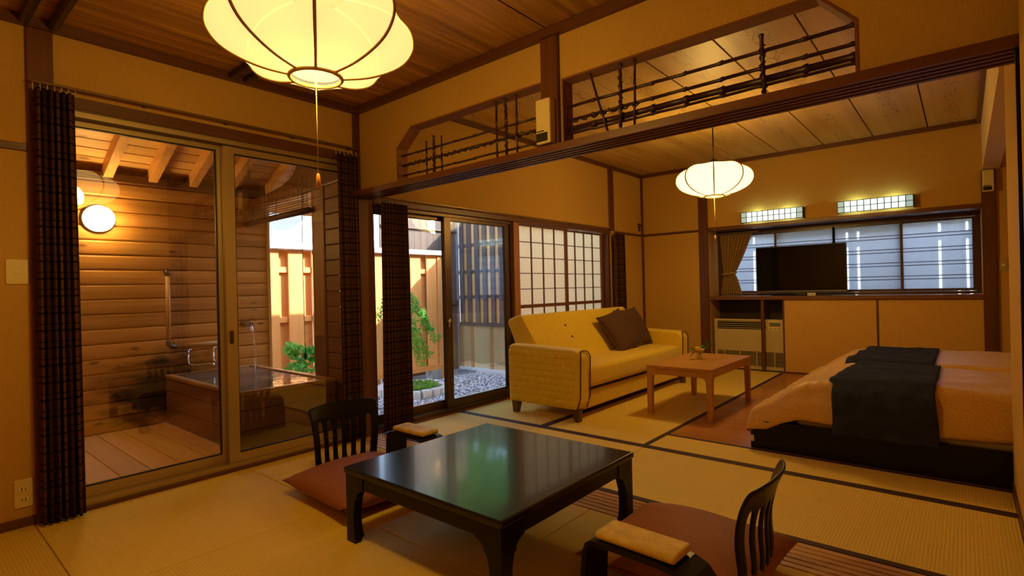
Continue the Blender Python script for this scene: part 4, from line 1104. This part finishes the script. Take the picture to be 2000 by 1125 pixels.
# ================================================================== LAMPS
RIBM = flat("brass_rib", (.45, .26, .07), .5)
def lantern(label, x, y, z0, R, ceil_z, ang, mat, bulb, knob_z, matd):
    r = tag(empty("lantern", (x, y, z0)), label, "lantern", "octagonal paper pendant lanterns")
    P_ = [(.255, 0.0), (.50, .030), (.72, .085), (.88, .155), (.975, .245), (1.0, .33), (.965, .425), (.86, .50), (.70, .555), (.50, .585), (.30, .595)]
    Q_ = []
    for i in range(len(P_) - 1):
        p0, p1, p2, p3 = P_[max(i - 1, 0)], P_[i], P_[i + 1], P_[min(i + 2, len(P_) - 1)]
        for k in range(4):
            t = k / 4
            Q_.append(tuple(.5 * (2 * b + (c - a) * t + (2 * a - 5 * b + 4 * c - d) * t * t + (3 * b - a - 3 * c + d) * t ** 3) for a, b, c, d in zip(p0, p1, p2, p3)))
    Q_.append(P_[-1])
    prof = [(a * R, b * R * 1.42) for a, b in Q_]
    n = 8
    def pt(k, j):
        t = ang + 2 * math.pi * k / n; rr, h = prof[j]
        return Vector((rr * math.cos(t), rr * math.sin(t), h))
    sh = MB(); bm = sh.bm; S = 4
    for k in range(n):
        for j in range(len(prof) - 1):
            for q in range(S):
                def ip(jj, w):
                    p = pt(k, jj).lerp(pt(k + 1, jj), w); sag = 1 - .05 * math.sin(math.pi * w); return Vector((p.x * sag, p.y * sag, p.z))
                bm.faces.new([bm.verts.new(v) for v in (ip(j, q / S), ip(j, (q + 1) / S), ip(j + 1, (q + 1) / S), ip(j + 1, q / S))])
    bmesh.ops.remove_doubles(bm, verts=bm.verts[:], dist=1e-5)
    sh.build("shade", mat, r, True, local=True)
    for k in range(n):
        MB().tube([pt(k, j) * 1.004 for j in range(len(prof))], .0055, 6).build("rib", RIBM, r, True, local=True)
    m = MB(); rr = prof[0][0]
    m.tube([(rr * math.cos(t), rr * math.sin(t), -.004) for t in [2 * math.pi * k / 32 for k in range(33)]], .007, 6, False); m.build("bottom_ring", RIBM, r, True, local=True)
    MB().lathe([(.002, .012), (rr - .004, .012), (rr - .004, .014), (.002, .014)], (0, 0, 0), 24).build("diffuser", matd, r, False, local=True)
    top = prof[-1][1]
    MB().lathe([(.01, top + .05), (.03, top + .045), (.035, top + .02), (.09 if R > .3 else .08, top + .006), (.09 if R > .3 else .08, top)], (0, 0, 0), 16).build("top_cap", DARKPL, r, True, local=True)
    MB().tube([(0, 0, top + .04), (0, 0, ceil_z - z0 - .03)], .006, 8).build("cord", DARKPL, r, True, local=True)
    MB().lathe([(.01, ceil_z - z0 - .05), (.045, ceil_z - z0 - .045), (.055, ceil_z - z0 - .002), (.01, ceil_z - z0 - .001)], (0, 0, 0), 16).build("ceiling_rose", CREAM, r, True, local=True)
    MB().tube([(0, 0, .012), (.001, 0, (knob_z - z0) * .5), (0, 0, knob_z - z0 + .02)], .0016, 5).build("pull_cord", flat("pull_cord", (.5, .38, .15), .7), r, True, local=True)
    MB().lathe([(.002, .024), (.006, .02), (.008, -.006), (.007, -.02), (.002, -.024)], (0, 0, knob_z - z0), 10).build("pull_knob", flat("amber_knob", (.65, .32, .05), .35), r, True, local=True)
    ld = bpy.data.lights.new("lantern_bulb", 'POINT'); ld.energy = bulb; ld.color = LAMP_COL; ld.shadow_soft_size = .10
    lo = bpy.data.objects.new("lantern_bulb", ld); COL.objects.link(lo); lo.parent = r; lo.location = (0, 0, R * .24)
    return r
SH_BIG = shade_mat("warm_shade", (1.0, .79, .33), 0.80, .13); SH_SM = shade_mat("bright_shade", (1.0, .86, .45), 1.75, .13); DIF_BIG = shade_mat("warm_diffuser", (1.0, .82, .34), 1.6, .42); DIF_SM = shade_mat("bright_diffuser", (1.0, .86, .45), 2.4, .42)
lantern("large octagonal glowing lantern hanging over the table room", 1.825, -1.388, 1.853, .338, 2.505, math.radians(-29.9), SH_BIG, BULB_BIG, 1.495, DIF_BIG)
lantern("smaller-looking octagonal lantern hanging over the sofa and beds", 1.806, 2.517, 1.903, .330, 2.68, math.radians(-70.7), SH_SM, BULB_SMALL, 1.52, DIF_SM)

# ================================================================== SMALL WALL FITTINGS
def fitting_box(x0, x1, y0, y1, z0, z1, label):
    r = tag(empty("wall_speaker", ((x0 + x1) / 2, y1, z0)), label, "wall unit", "cream boxes on the posts")
    h = z1 - z0
    o = MB().box((x0, y0, z0), (x1, y1, z1), .008, 2).build("case", CREAM, r)
    box("dark_grille", (x0 + .004, y0 - .002, z0 + .012), (x1 - .016, y0 + .004, z0 + h * .24), DARKPL, o)
    box("mark", (x0 + .008, y0 - .0015, z0 + h * .27), (x0 + .055, y0 + .002, z0 + h * .295), DARKPL, o)
fitting_box(1.778, 1.872, -.085, -.029, 1.872, 2.112, "cream box with dark grille on the transom post")
fitting_box(3.672, 3.758, D - .075, D - .031, 1.945, 2.158, "cream box with dark grille on the post right of the bay")
sw = tag(empty("light_switch", (0, -1.93, 1.245)), "large cream switch plate left of the curtain", "switch")
box("plate", (.0, -1.985, 1.183), (.008, -1.902, 1.305), CREAM, sw, .003); box("rocker", (.008, -1.955, 1.235), (.012, -1.932, 1.250), flat("ivory", (.8, .7, .4), .4), sw, .001)
ou = tag(empty("power_outlet", (0, -1.935, .16)), "cream double socket near the floor left of the curtain", "outlet")
box("plate", (.0, -1.972, .095), (.008, -1.902, .232), CREAM, ou, .003)
for z in (.135, .185):
    s_ = box("socket", (.008, -1.956, z - .014), (.0105, -1.918, z + .014), flat("ivory", (.8, .7, .4), .4), ou, .001)
    for yy in (-1.945, -1.931): box("slot", (.0104, yy - .0015, z - .007), (.0112, yy + .0015, z + .007), DARKPL, s_)
s2 = tag(empty("light_switch", (3.81, D, 1.22)), "small beige switch plate beyond the right bay post", "switch")
box("plate", (3.775, D - .008, 1.165), (3.845, D, 1.28), flat("beige_plate", (.42, .30, .13), .5), s2, .002); box("rocker", (3.80, D - .011, 1.212), (3.822, D - .008, 1.235), flat("ivory", (.8, .7, .4), .4), s2, .001)
kn = tag(empty("round_thermostat", (0, 4.61, 1.945)), "small dark round wall control near the far corner", "wall control")
MB().lathe([(.004, 0), (.034, 0), (.034, .012), (.022, .02), (.018, .035), (.004, .04)], (0, 4.60, 1.955), 14, True, 'X').build("disc", IRON, kn, True)
MB().lathe([(.004, 0), (.022, 0), (.020, .016), (.004, .022)], (0, 4.605, 1.90), 12, True, 'X').build("lower_disc", IRON, kn, True)

# black-edged sliding doors parked at the right
for k, l in enumerate(("black lacquered sliding door edge nearest the viewer at right", "middle black lacquered sliding door edge at right", "far black lacquered sliding door edge at right")):
    y0 = -.088 + k * .045
    r = tag(empty("sliding_door", (3.9, y0, 0)), l, "door", "sliding doors stacked at the right edge")
    yframe(MB(), 3.652 + k * .004, 4.35, .002, 1.814, y0, y0 + .028, .022).build("frame", BLACK, r)
    box("paper_panel", (3.676, y0 + .006, .026), (4.33, y0 + .022, 1.79), W_PANEL, r)

# ================================================================== LOW TABLE AND FLOOR CHAIRS
lt = tag(empty("low_table", (1.86, -.58, 0)), "square black lacquered low table on the tatami", "table")
tx0, tx1, ty0, ty1 = 1.39, 2.33, -1.05, -.11
MB().box((tx0, ty0, .302), (tx1, ty1, .33), .008, 3).build("tabletop", TABLE_M, lt)
t = .022
for (a, b) in (((tx0 + .10, ty0 + .012), (tx1 - .10, ty0 + .034)), ((tx0 + .10, ty1 - .034), (tx1 - .10, ty1 - .012)), ((tx0 + .012, ty0 + .10), (tx0 + .034, ty1 - .10)), ((tx1 - .034, ty0 + .10), (tx1 - .012, ty1 - .10))):
    piece("apron", (a[0], a[1], .245), (b[0], b[1], .3015), BLACK, lt, .003)
def zleg(cx, cy, sx, sy):
    lv = [(.0, .060), (.012, .066), (.03, .060), (.08, .054), (.15, .057), (.195, .068), (.205, .082), (.215, .079), (.232, .096), (.245, .125), (.3015, .125)]
    th = .034; m = MB(); rings = []
    for z, a in lv:
        pts = [(0, 0), (a, 0), (a, th), (th, th), (th, a), (0, a)]
        rings.append([m.bm.verts.new((cx + sx * x, cy + sy * y, z)) for x, y in pts])
    for i in range(len(rings) - 1):
        for k in range(6):
            m.bm.faces.new((rings[i][k], rings[i][(k + 1) % 6], rings[i + 1][(k + 1) % 6], rings[i + 1][k]))
    m.bm.faces.new(rings[0]); m.bm.faces.new(rings[-1])
    return m.build("leg", BLACK, lt)
g = .008
zleg(tx0 + g, ty0 + g, 1, 1); zleg(tx1 - g, ty0 + g, -1, 1); zleg(tx0 + g, ty1 - g, 1, -1); zleg(tx1 - g, ty1 - g, -1, -1)

def pillow_mesh(a, b, t, n=20, pinch=.06, wr=.004, seed=0, ribs=0):
    """closed square cushion in local space, z up"""
    m = MB(); top, bot = {}, {}
    for i in range(n + 1):
        for j in range(n + 1):
            u = -1 + 2 * i / n; v = -1 + 2 * j / n
            ex = 1 - pinch * (1 - abs(v) ** 2.2) * abs(u) ** 3; ey = 1 - pinch * (1 - abs(u) ** 2.2) * abs(v) ** 3
            x, y = u * ex * a / 2, v * ey * b / 2
            h = t / 2 * ((1 - abs(u) ** 2.6) * (1 - abs(v) ** 2.6)) ** .5
            w = noise.noise(Vector((x * 6 + seed, y * 6, seed))) * wr * min(1, h / (t / 4))
            if ribs: w += .0025 * abs(math.sin(ribs * math.pi * (u + 1) / 2)) * min(1, h / (t / 6))
            top[i, j] = m.bm.verts.new((x, y, h + w))
            edge = i in (0, n) or j in (0, n)
            bot[i, j] = top[i, j] if edge else m.bm.verts.new((x, y, -h))
    for i in range(n):
        for j in range(n):
            m.bm.faces.new((top[i, j], top[i + 1, j], top[i + 1, j + 1], top[i, j + 1]))
            f = (bot[i, j], bot[i, j + 1], bot[i + 1, j + 1], bot[i + 1, j])
            if len(set(f)) == 4:
                try: m.bm.faces.new(f)
                except ValueError: pass
    return m
ZAB = flat("russet_cushion_cloth", (.30, .10, .048), .7, vary=.12, nscale=90, bmp=.1)
def zabuton(x, y, rz, label):
    r = tag(empty("floor_cushion", (x, y, .028), rz), label, "cushion", "russet floor cushions")
    c = pillow_mesh(.64, .62, .165, 24, .05, .008, x).build("cushion", ZAB, r, True, local=True); c.location.z = .058
    e = .31
    MB().tube([(-.24, .303, .052), (0, .300, .052), (.24, .303, .052)], .004, 5).build("seam", ZAB, r, True, local=True)
    return r
def floor_chair(x, y, rz, label):
    r = tag(empty("floor_chair", (x, y, 0), rz), label, "chair", "black legless floor chairs")
    MB().box((-.21, -.20, .004), (.20, .20, .026), .010, 2).build("seat_board", BLACK, r, local=True)
    zs = [.015, .05, .085, .10, .16, .22, .29, .352, .365, .385, .415, .43]
    def cx(z): return -.20 - .055 * math.sin(min(1, z / .13) * math.pi / 2) * .6 - .012 * math.sin(z / .43 * math.pi * 2) - max(0, z - .2) ** 1.4 * .42
    us_ = [0, .03, .105]
    for k in range(6):
        us_ += [us_[-1] + .062]
        if k < 5: us_ += [us_[-1] + .0836]
    us_ += [.97, 1.0]
    bm = bmesh.new(); V = {}
    def P(i, j):
        if (i, j) in V: return V[i, j]
        z = zs[j]; w = .375 + .065 * (z / .43); u = us_[i] - .5
        zz = z + (.014 * (1 - (2 * u) ** 2) if j > 7 else 0)
        lift = .012 * (1 if (i in (0, len(us_) - 1) and j == len(zs) - 1) else 0)
        V[i, j] = bm.verts.new((cx(z) - .045 * (1 - (2 * u) ** 2) * min(1, z / .12), u * w, zz - lift)); return V[i, j]
    nslot = 0
    for i in range(len(us_) - 1):
        slot = 2 <= i < len(us_) - 3 and (i - 2) % 2 == 0
        for j in range(len(zs) - 1):
            if slot and 3 <= j < 7: continue
            bm.faces.new((P(i, j), P(i + 1, j), P(i + 1, j + 1), P(i, j + 1)))
    m = MB(); m.bm.free(); m.bm = bm
    o = m.build("backrest", BLACK, r, True, local=True)
    solid(o, .014); subsurf(o, 2)
    return r
def armrest(x, y, rz, label):
    r = tag(empty("armrest_stand", (x, y, 0), rz), label, "armrest", "bent black armrest stands")
    out = [(-.215, 0), (-.208, .12), (-.200, .195), (-.188, .228), (-.165, .243), (-.10, .247), (.08, .247), (.14, .240), (.185, .222), (.215, .185), (.232, .10), (.245, 0)]
    th = .018; inn = []
    for i, p in enumerate(out):
        a = Vector(out[max(0, i - 1)]); b = Vector(out[min(len(out) - 1, i + 1)]); d = (b - a).normalized(); nrm = Vector((d.y, -d.x))
        q = Vector(p) + nrm * th
        if i in (0, len(out) - 1): q.y = 0
        inn.append((q.x, max(0, q.y)))
    m = MB(); m.prism(out + inn[::-1], -.075, .075, 'Y')
    o = m.build("bent_frame", BLACK, r, False, local=True)
    md = o.modifiers.new("soft", 'BEVEL'); md.width = .003; md.segments = 2; md.limit_method = 'ANGLE'; md.angle_limit = .9
    PADM = flat("gold_brocade_pad", (.66, .47, .10), .6, vary=.18, nscale=22, bmp=.08)
    MB().box((-.155, -.064, .2475), (.135, .064, .276), .012, 3).build("pad", PADM, r, True, local=True)
    return r
floor_chair(.915, -.600, math.radians(-6), "black slatted floor chair on the window side of the low table")
zabuton(.985, -.675, math.radians(-2), "russet square floor cushion on the chair by the bath doors")
armrest(.965, -.285, math.radians(0), "black bent armrest with gold pad standing by the window-side chair")
floor_chair(2.69, -.365, math.radians(181), "black slatted floor chair in the right foreground")
zabuton(2.685, -.362, math.radians(180), "russet square floor cushion on the foreground chair")
armrest(2.70, -.755, math.radians(-2), "black bent armrest with gold pad in the right foreground")

# ================================================================== SOFA
sf = tag(empty("sofa", (.75, 2.35, 0)), "mustard yellow sofa with quilted arm in front of the shoji", "sofa")
MUS = flat("mustard_velvet", (.78, .55, .016), .75, vary=.04, nscale=14); MUS.node_tree.nodes["Principled BSDF"].inputs["Sheen Weight"].default_value = .25
PIPE = flat("brown_piping", (.09, .035, .015), .7)
def arm(y0, y1, out):
    m = MB(); m.prism([(.37, .10), (1.09, .095), (1.125, .16), (1.135, .53), (1.11, .57), (1.06, .588), (.42, .61), (.385, .60), (.368, .55)], y0, y1, 'Y')
    o = m.build("arm", MUS, sf)
    md = o.modifiers.new("soft", 'BEVEL'); md.width = .022; md.segments = 3
    # front face panel edge piping, upside-down U
    x = 1.142
    MB().tube([(1.098, y0 + .006, .10), (1.132, y0 + .006, .20), (x, y0 + .008, .53), (1.130, y0 + .02, .566), (1.116, y0 + .05, .578), (1.116, y1 - .05, .578), (1.130, y1 - .02, .566), (x, y1 - .008, .53), (1.132, y1 - .006, .20), (1.098, y1 - .006, .10)], .0055, 6).build("piping", PIPE, sf, True)
    return o
a1 = arm(1.268, 1.425, -1); a2 = arm(3.325, 3.48, 1)
# quilted outer side of the near arm: raised pillows in staggered rows
def quilt(parent, yface, sgn):
    rnd = random.Random(3)
    rows = 8; z0, z1 = .115, .565; h = (z1 - z0) / rows
    for j in range(rows):
        x = .385 + (.0 if j % 2 == 0 else -.02)
        while x < 1.085:
            w = .094 if (int((x - .3) / .09) + j) % 2 == 0 else .075
            xa, xb = max(x, .38), min(x + w, 1.095)
            if xb - xa > .02:
                q = MB(); n = 6
                def f(u, v): 
                    e = ((1 - abs(2 * u - 1) ** 4) * (1 - abs(2 * v - 1) ** 4)) ** .6
                    return (xa + (xb - xa) * u, yface - sgn * .002 + sgn * .009 * e, z0 + j * h + h * v)
                q.grid(f, n, n); q.build("quilt_square", MUS, parent, True)
            x += w
quilt(a1, 1.268, -1)
MB().box((.42, 1.43, .075), (1.075, 3.32, .225), .015, 2).build("base", MUS, sf)
MB().box((.50, 1.432, .226), (1.066, 3.318, .252), .004).build("dark_gap_strip", flat("sofa_gap", (.03, .014, .008), .8), sf)
st_ = MB().box((.48, 1.43, .253), (1.118, 3.32, .437), .045, 4).build("seat_cushion", MUS, sf, True)
m = MB(); m.prism([(.70, .425), (.62, .56), (.435, .845), (.40, .862), (.285, .825), (.262, .79), (.335, .63), (.44, .42)], 1.395, 3.335, 'Y')
bk = m.build("backrest", MUS, sf); md = bk.modifiers.new("soft", 'BEVEL'); md.width = .016; md.segments = 3
dB = (Vector((.435, .845)) - Vector((.62, .56)))
for (y, t_) in ((1.98, .60), (1.99, .22), (2.62, .60), (2.62, .22)):
    p = Vector((.62, .56)) + dB * t_
    nrm = Vector((-dB.y, dB.x)).normalized(); nrm = nrm if nrm.x > 0 else -nrm
    q = p + nrm * .004
    bu = MB().lathe([(.001, -.003), (.011, -.003), (.011, .002), (.006, .005), (.001, .005)], (0, 0, 0), 10).build("button", PIPE, sf, True, local=True)
    bu.location = Vector((q.x, y, q.y)) - Vector((.75, 2.35, 0)); bu.rotation_euler = (0, math.atan2(nrm.x, nrm.y), 0)
LEGW = wood("sofa_leg_wood", (.07, .028, .012), (.13, .055, .022), 'Z', .35, .05)
for (x, y) in ((.43, 1.30), (1.085, 1.305), (.43, 3.44), (1.085, 3.44)):
    m = MB(); dx = -.02 if x < .7 else .0
    b0 = [(x - .022, y - .022), (x + .022, y - .022), (x + .022, y + .022), (x - .022, y + .022)]
    A = [m.bm.verts.new((p[0] + dx * 0, p[1], 0)) for p in b0]; B2 = [m.bm.verts.new((x + (p[0] - x) * 1.5 + (-.01 if x > .7 else .01), y + (p[1] - y) * 1.5, .10)) for p in b0]
    m.bm.faces.new(A[::-1]); m.bm.faces.new(B2)
    for i in range(4): m.bm.faces.new((A[i], A[(i + 1) % 4], B2[(i + 1) % 4], B2[i]))
    m.build("leg", LEGW, sf)
CUSH = flat("brown_ribbed_velvet", (.085, .036, .018), .85, vary=.15, nscale=40)
def scatter_cushion(c, ry, rz, rx, label, seed):
    r = tag(empty("throw_cushion", c), label, "cushion", "brown ribbed cushions on the sofa")
    r.rotation_euler = (0, ry, rz)
    o = pillow_mesh(.46, .46, .15, 22, .07, .006, seed, 12).build("cushion", CUSH, r, True, local=True)
    o.rotation_euler = (0, 0, rx)
    n = 16; pts = []
    for (a, b) in (((-1, -1), (1, -1)), ((1, -1), (1, 1)), ((1, 1), (-1, 1)), ((-1, 1), (-1, -1))):
        for k in range(n):
            u = a[0] + (b[0] - a[0]) * k / n; v = a[1] + (b[1] - a[1]) * k / n
            ex = 1 - .07 * (1 - abs(v) ** 2.2) * abs(u) ** 3; ey = 1 - .07 * (1 - abs(u) ** 2.2) * abs(v) ** 3
            pts.append((u * ex * .23, v * ey * .23, 0))
    pts.append(pts[0])
    MB().tube(pts, .005, 5, False).build("piping", flat("cushion_piping", (.16, .08, .04), .7), o, True, local=True)
    return r
scatter_cushion((.70, 2.72, .625), math.radians(58), math.radians(-8), math.radians(12), "front brown ribbed cushion leaning on the sofa back", 1)
scatter_cushion((.66, 3.10, .640), math.radians(62), math.radians(-5), math.radians(3), "rear brown ribbed cushion near the far sofa arm", 2)

# ================================================================== COFFEE TABLE WITH FLOWERS
ct = tag(empty("coffee_table", (1.69, 2.40, 0)), "light brown wooden coffee table before the sofa", "table")
x0, x1, y0, y1 = 1.410, 1.975, 1.885, 2.90
nb = 5; w = (x1 - x0) / nb
for i in range(nb):
    piece("top_board", (x0 + i * w + .0003, y0, .398), (x0 + (i + 1) * w - .0003, y1, .420), TEAK('Y'), ct, .002)
piece("apron", (x0 + .05, y0 + .010, .345), (x1 - .05, y0 + .030, .3975), TEAK('X'), ct, .002); piece("apron", (x0 + .05, y1 - .030, .345), (x1 - .05, y1 - .010, .3975), TEAK('X'), ct, .002)
piece("apron", (x0 + .010, y0 + .05, .345), (x0 + .030, y1 - .05, .3975), TEAK('Y'), ct, .002); piece("apron", (x1 - .030, y0 + .05, .345), (x1 - .010, y1 - .05, .3975), TEAK('Y'), ct, .002)
def cleg(cx, cy, sx, sy):
    lv = [(0, .040), (.28, .045), (.32, .050), (.338, .060), (.345, .078), (.3975, .082)]
    m = MB(); rings = []
    for z, a in lv:
        th = .042
        pts = [(0, 0), (a, 0), (a, .02 if a > .055 else min(th, a)), (min(th, a) if a <= .055 else .044, min(th, a) if a <= .055 else .044), (.02 if a > .055 else min(th, a), a), (0, a)]
        rings.append([m.bm.verts.new((cx + sx * x, cy + sy * y, z)) for x, y in pts])
    for i in range(len(rings) - 1):
        for k in range(6):
            m.bm.faces.new((rings[i][k], rings[i][(k + 1) % 6], rings[i + 1][(k + 1) % 6], rings[i + 1][k]))
    m.bm.faces.new(rings[0]); m.bm.faces.new(rings[-1])
    m.build("leg", TEAK('Z'), ct)
for (a, b, c, d) in ((x0 + .004, y0 + .004, 1, 1), (x1 - .004, y0 + .004, -1, 1), (x0 + .004, y1 - .004, 1, -1), (x1 - .004, y1 - .004, -1, -1)): cleg(a, b, c, d)
vx, vy = 1.667, 2.431
va = tag(empty("flower_glass", (vx, vy, .4205)), "small glass of yellow roses on the coffee table", "flowers")
MB().lathe([(.024, 0), (.027, .004), (.031, .05), (.036, .085), (.034, .085), (.029, .05), (.025, .012), (.002, .010)], (vx, vy, .4207), 20, True).build("tumbler", TUMBLER, va, True)
ROSE = flat("yellow_rose", (.90, .68, .06), .6, vary=.12, nscale=60); SW_ = flat("stem_green", (.06, .14, .03), .6)
def rose(c, s):
    core = MB(); core.lathe([(.002, 0), (.012 * s, .002), (.018 * s, .014 * s), (.015 * s, .028 * s), (.004, .034 * s)], c, 12)
    core.build("rose_bloom", ROSE, va, True)
    for k in range(6):
        a = k * 1.05 + c[0] * 50; d = Vector((math.cos(a), math.sin(a), 0)); tdir = Vector((-d.y, d.x, 0)); C = Vector(c)
        MB().grid(lambda u, v: tuple(C + d * s * (.008 + .018 * v ** .7 - .004 * (v > .8)) + tdir * s * .018 * (u - .5) * 2 * math.sin(math.pi * (.15 + .75 * v)) - d * s * .010 * (2 * u - 1) ** 2 + Vector((0, 0, s * (.002 + .030 * v)))), 6, 5).build("rose_petal", ROSE, va, True, fix=False)
rose((vx - .010, vy - .012, .498), 1.15); rose((vx + .022, vy + .012, .487), .95)
for (dx, dy, h) in ((-.010, -.012, .498), (.022, .012, .487)):
    MB().tube([(vx - dx * .5, vy - dy * .5, .432), (vx + dx * .5, vy + dy * .5, .47), (vx + dx, vy + dy, h)], .0025, 5).build("stem", SW_, va, True)
LF = paper_mat("rose_leaf", (.10, .22, .05), .3)
def bleaf(base, tip, wdt):
    b0, t0 = Vector(base), Vector(tip); d = t0 - b0; sd = d.cross(Vector((0, 0, 1))).normalized()
    solid(MB().grid(lambda u, v: tuple(b0 + d * v + sd * (u - .5) * wdt * math.sin(math.pi * min(1, .08 + .9 * v)) + Vector((0, 0, .012 * math.sin(math.pi * v) + .004 * abs(2 * u - 1)))), 4, 6).build("leaf", LF, va, True, fix=False), .0008)
for (b0, t0, w_) in (((vx - .02, vy - .02, .50), (vx - .075, vy - .05, .515), .03), ((vx - .02, vy - .03, .49), (vx - .055, vy - .06, .445), .028), ((vx + .03, vy + .0, .49), (vx + .06, vy + .05, .52), .028), ((vx, vy + .03, .50), (vx + .01, vy + .09, .54), .03), ((vx - .03, vy, .50), (vx - .07, vy + .02, .49), .03)):
    bleaf(b0, t0, w_)
for (t0) in ((vx + .07, vy + .10, .56), (vx + .10, vy + .06, .545), (vx + .03, vy + .12, .565)):
    s0 = Vector((vx, vy, .47)); e0 = Vector(t0)
    MB().tube([s0, s0.lerp(e0, .5) + Vector((0, 0, .012)), e0], .0013, 4).build("sprig_stem", SW_, va, True)
    for k in range(5):
        p = s0.lerp(e0, .5 + k * .12); a = k * 2.3; bleaf(tuple(p), tuple(p + Vector((.02 * math.cos(a), .02 * math.sin(a), .006))), .010)

# ================================================================== BEDS
pf = tag(empty("bed_platform", (3.4, 2.5, 0)), "low black platform under both beds", "bed base")
piece("front_board", (2.402, 1.400, 0), (4.49, 1.425, .19), BLACK, pf, .004); piece("foot_board", (2.402, 1.4255, 0), (2.427, 3.62, .19), BLACK, pf, .004)
piece("back_board", (2.402, 3.6205, 0), (4.49, 3.645, .19), BLACK, pf, .004); box("deck", (2.4275, 1.4255, .0), (4.49, 3.62, .175), BLACK, pf)
piece("corner_tag", (2.404, 1.3985, .045), (2.424, 1.400, .085), flat("white_tag", (.7, .66, .5), .6), pf, 0)
def brocade(name, c1, c2):
    m, nt, b = new_mat(name)
    vo = nt.nodes.new("ShaderNodeTexVoronoi"); vo.feature = 'DISTANCE_TO_EDGE'; vo.inputs["Scale"].default_value = 55
    nt.links.new(coords(nt, (1, 1, 1), False), vo.inputs["Vector"])
    f = ramp(nt, [(.02, (1, 1, 1)), (.10, (0, 0, 0))], vo.outputs["Distance"])
    nt.links.new(mixc(nt, f, c1, c2), b.inputs["Base Color"]); b.inputs["Roughness"].default_value = .45
    b.inputs["Sheen Weight"].default_value = .15
    return m
COMF = brocade("gold_brocade_comforter", (.64, .37, .09), (.74, .47, .15))
def lerpt(tab, x):
    if x <= tab[0][0]: return tab[0][1]
    for (a, p), (b, q) in zip(tab, tab[1:]):
        if x <= b: return p + (q - p) * (x - a) / (b - a)
    return tab[-1][1]
def bed(y0, y1, label_m, label_c, label_r, seed, rx0, rx1):
    mt = tag(empty("mattress", (3.5, (y0 + y1) / 2, .175)), label_m, "mattress", "mattresses on the platform")
    MB().box((2.66, y0 + .03, .1755), (4.47, y1 - .02, .385), .04, 3).build("mattress_body", flat("mattress_ticking", (.42, .33, .2), .8), mt, True)
    topt = [(2.375, .245), (2.43, .268), (2.51, .305), (2.60, .378), (2.72, .452), (2.85, .478), (3.4, .486), (4.5, .49)]
    bott = [(2.385, .125), (2.50, .135), (2.60, .19), (2.70, .225), (2.95, .215), (3.4, .225), (3.8, .245), (4.5, .25)]
    def h(x, y):
        t = lerpt(topt, x); b_ = lerpt(bott, x); near = 1.0
        ds = .045 + .085 * min(1, max(0, (x - 2.42) / .33)); dy = max(0, min((y - y0) / ds, (y1 - y) / min(.09, ds), 1)); dx = min(max((x - 2.375) / .035, 0), 1)
        e = max(0, 1 - (1 - dy) ** 2) ** .5
        z = b_ + (t - b_) * e * (1 - (1 - dx) ** 2) ** .5
        wr = noise.noise(Vector((x * 3.2, y * 5 + seed, 0))) * .016 + noise.noise(Vector((x * 11 + y * 4, y * 3 + seed, 2))) * .011 * (1.3 - dy) + noise.noise(Vector((x * 26 + y * 16, y * 8, seed))) * .005
        return z + wr * min(1, (z - b_) / .05)
    def cy(v): # cluster samples at both edges
        return y0 + (y1 - y0) * (.5 - .5 * math.cos(math.pi * v)) 
    def cxx(u): return 2.375 + (4.46 - 2.375) * u ** 1.25
    cf = tag(empty("comforter", (3.4, (y0 + y1) / 2, .3)), label_c, "comforter", "gold brocade comforters")
    def yoff(x): return -.022 * max(0, 1 - (x - 2.385) / .3)
    def f(u, v):
        x, y = cxx(u), cy(v)
        side = noise.noise(Vector((x * 5, seed, 1))) * .016 * (1 - v) ** 8
        return (x + noise.noise(Vector((y * 5, seed, 3))) * .015 * (1 - u) ** 6, y + (yoff(x) + side) * (1 - v) ** 6, h(x, y))
    c = MB().grid(f, 130, 64).build("quilt", COMF, cf, True, fix=False); solid(c, .045, -1)
    rn = tag(empty("bed_runner", ((rx0 + rx1) / 2, (y0 + y1) / 2, .4)), label_r, "bed runner", "navy bed runners")
    def g(u, v):
        x = rx0 + (rx1 - rx0) * u
        if v < .3 and y0 < 2:
            q = v / .3; path = [(0, 0), (.35, .35), (.62, .62), (.8, .84), (.9, .95), (1, 1.03)]
            zt = h(x, y0 + .07) + .012; zz = .168 + (zt - .168) * lerpt(path, q) * .97
            yy = y0 - .030 + (.10 * max(0, (q - .72) / .28) ** 1.6)
            return (x + .006 * math.sin(q * 4) + (.012 * (1 - q) if u > .9 else 0), yy + .010 * math.sin(x * 21) * (1 - q), max(zz, h(x, yy) + .010 if yy > y0 else zz))
        q = (v - .3) / .7 if y0 < 2 else v
        y = (y0 + .07) + (y1 - .03 - y0 - .07) * q
        return (x + (.05 * q - .03) * (1 - u), y, h(x, y) + .012)
    o = MB().grid(g, 34, 64).build("cloth", flat("navy_cloth", (.028, .034, .085), .95, spec=.15, vary=.25, nscale=12), rn, True, fix=False); solid(o, .005, 1)
bed(1.405, 2.455, "near mattress on the black platform", "gold brocade comforter on the near bed", "navy runner hanging over the front of the near bed", 1, 2.885, 3.385)
bed(2.475, 3.60, "far mattress on the black platform", "gold brocade comforter on the far bed", "navy runner across the far bed", 5, 2.82, 3.345)
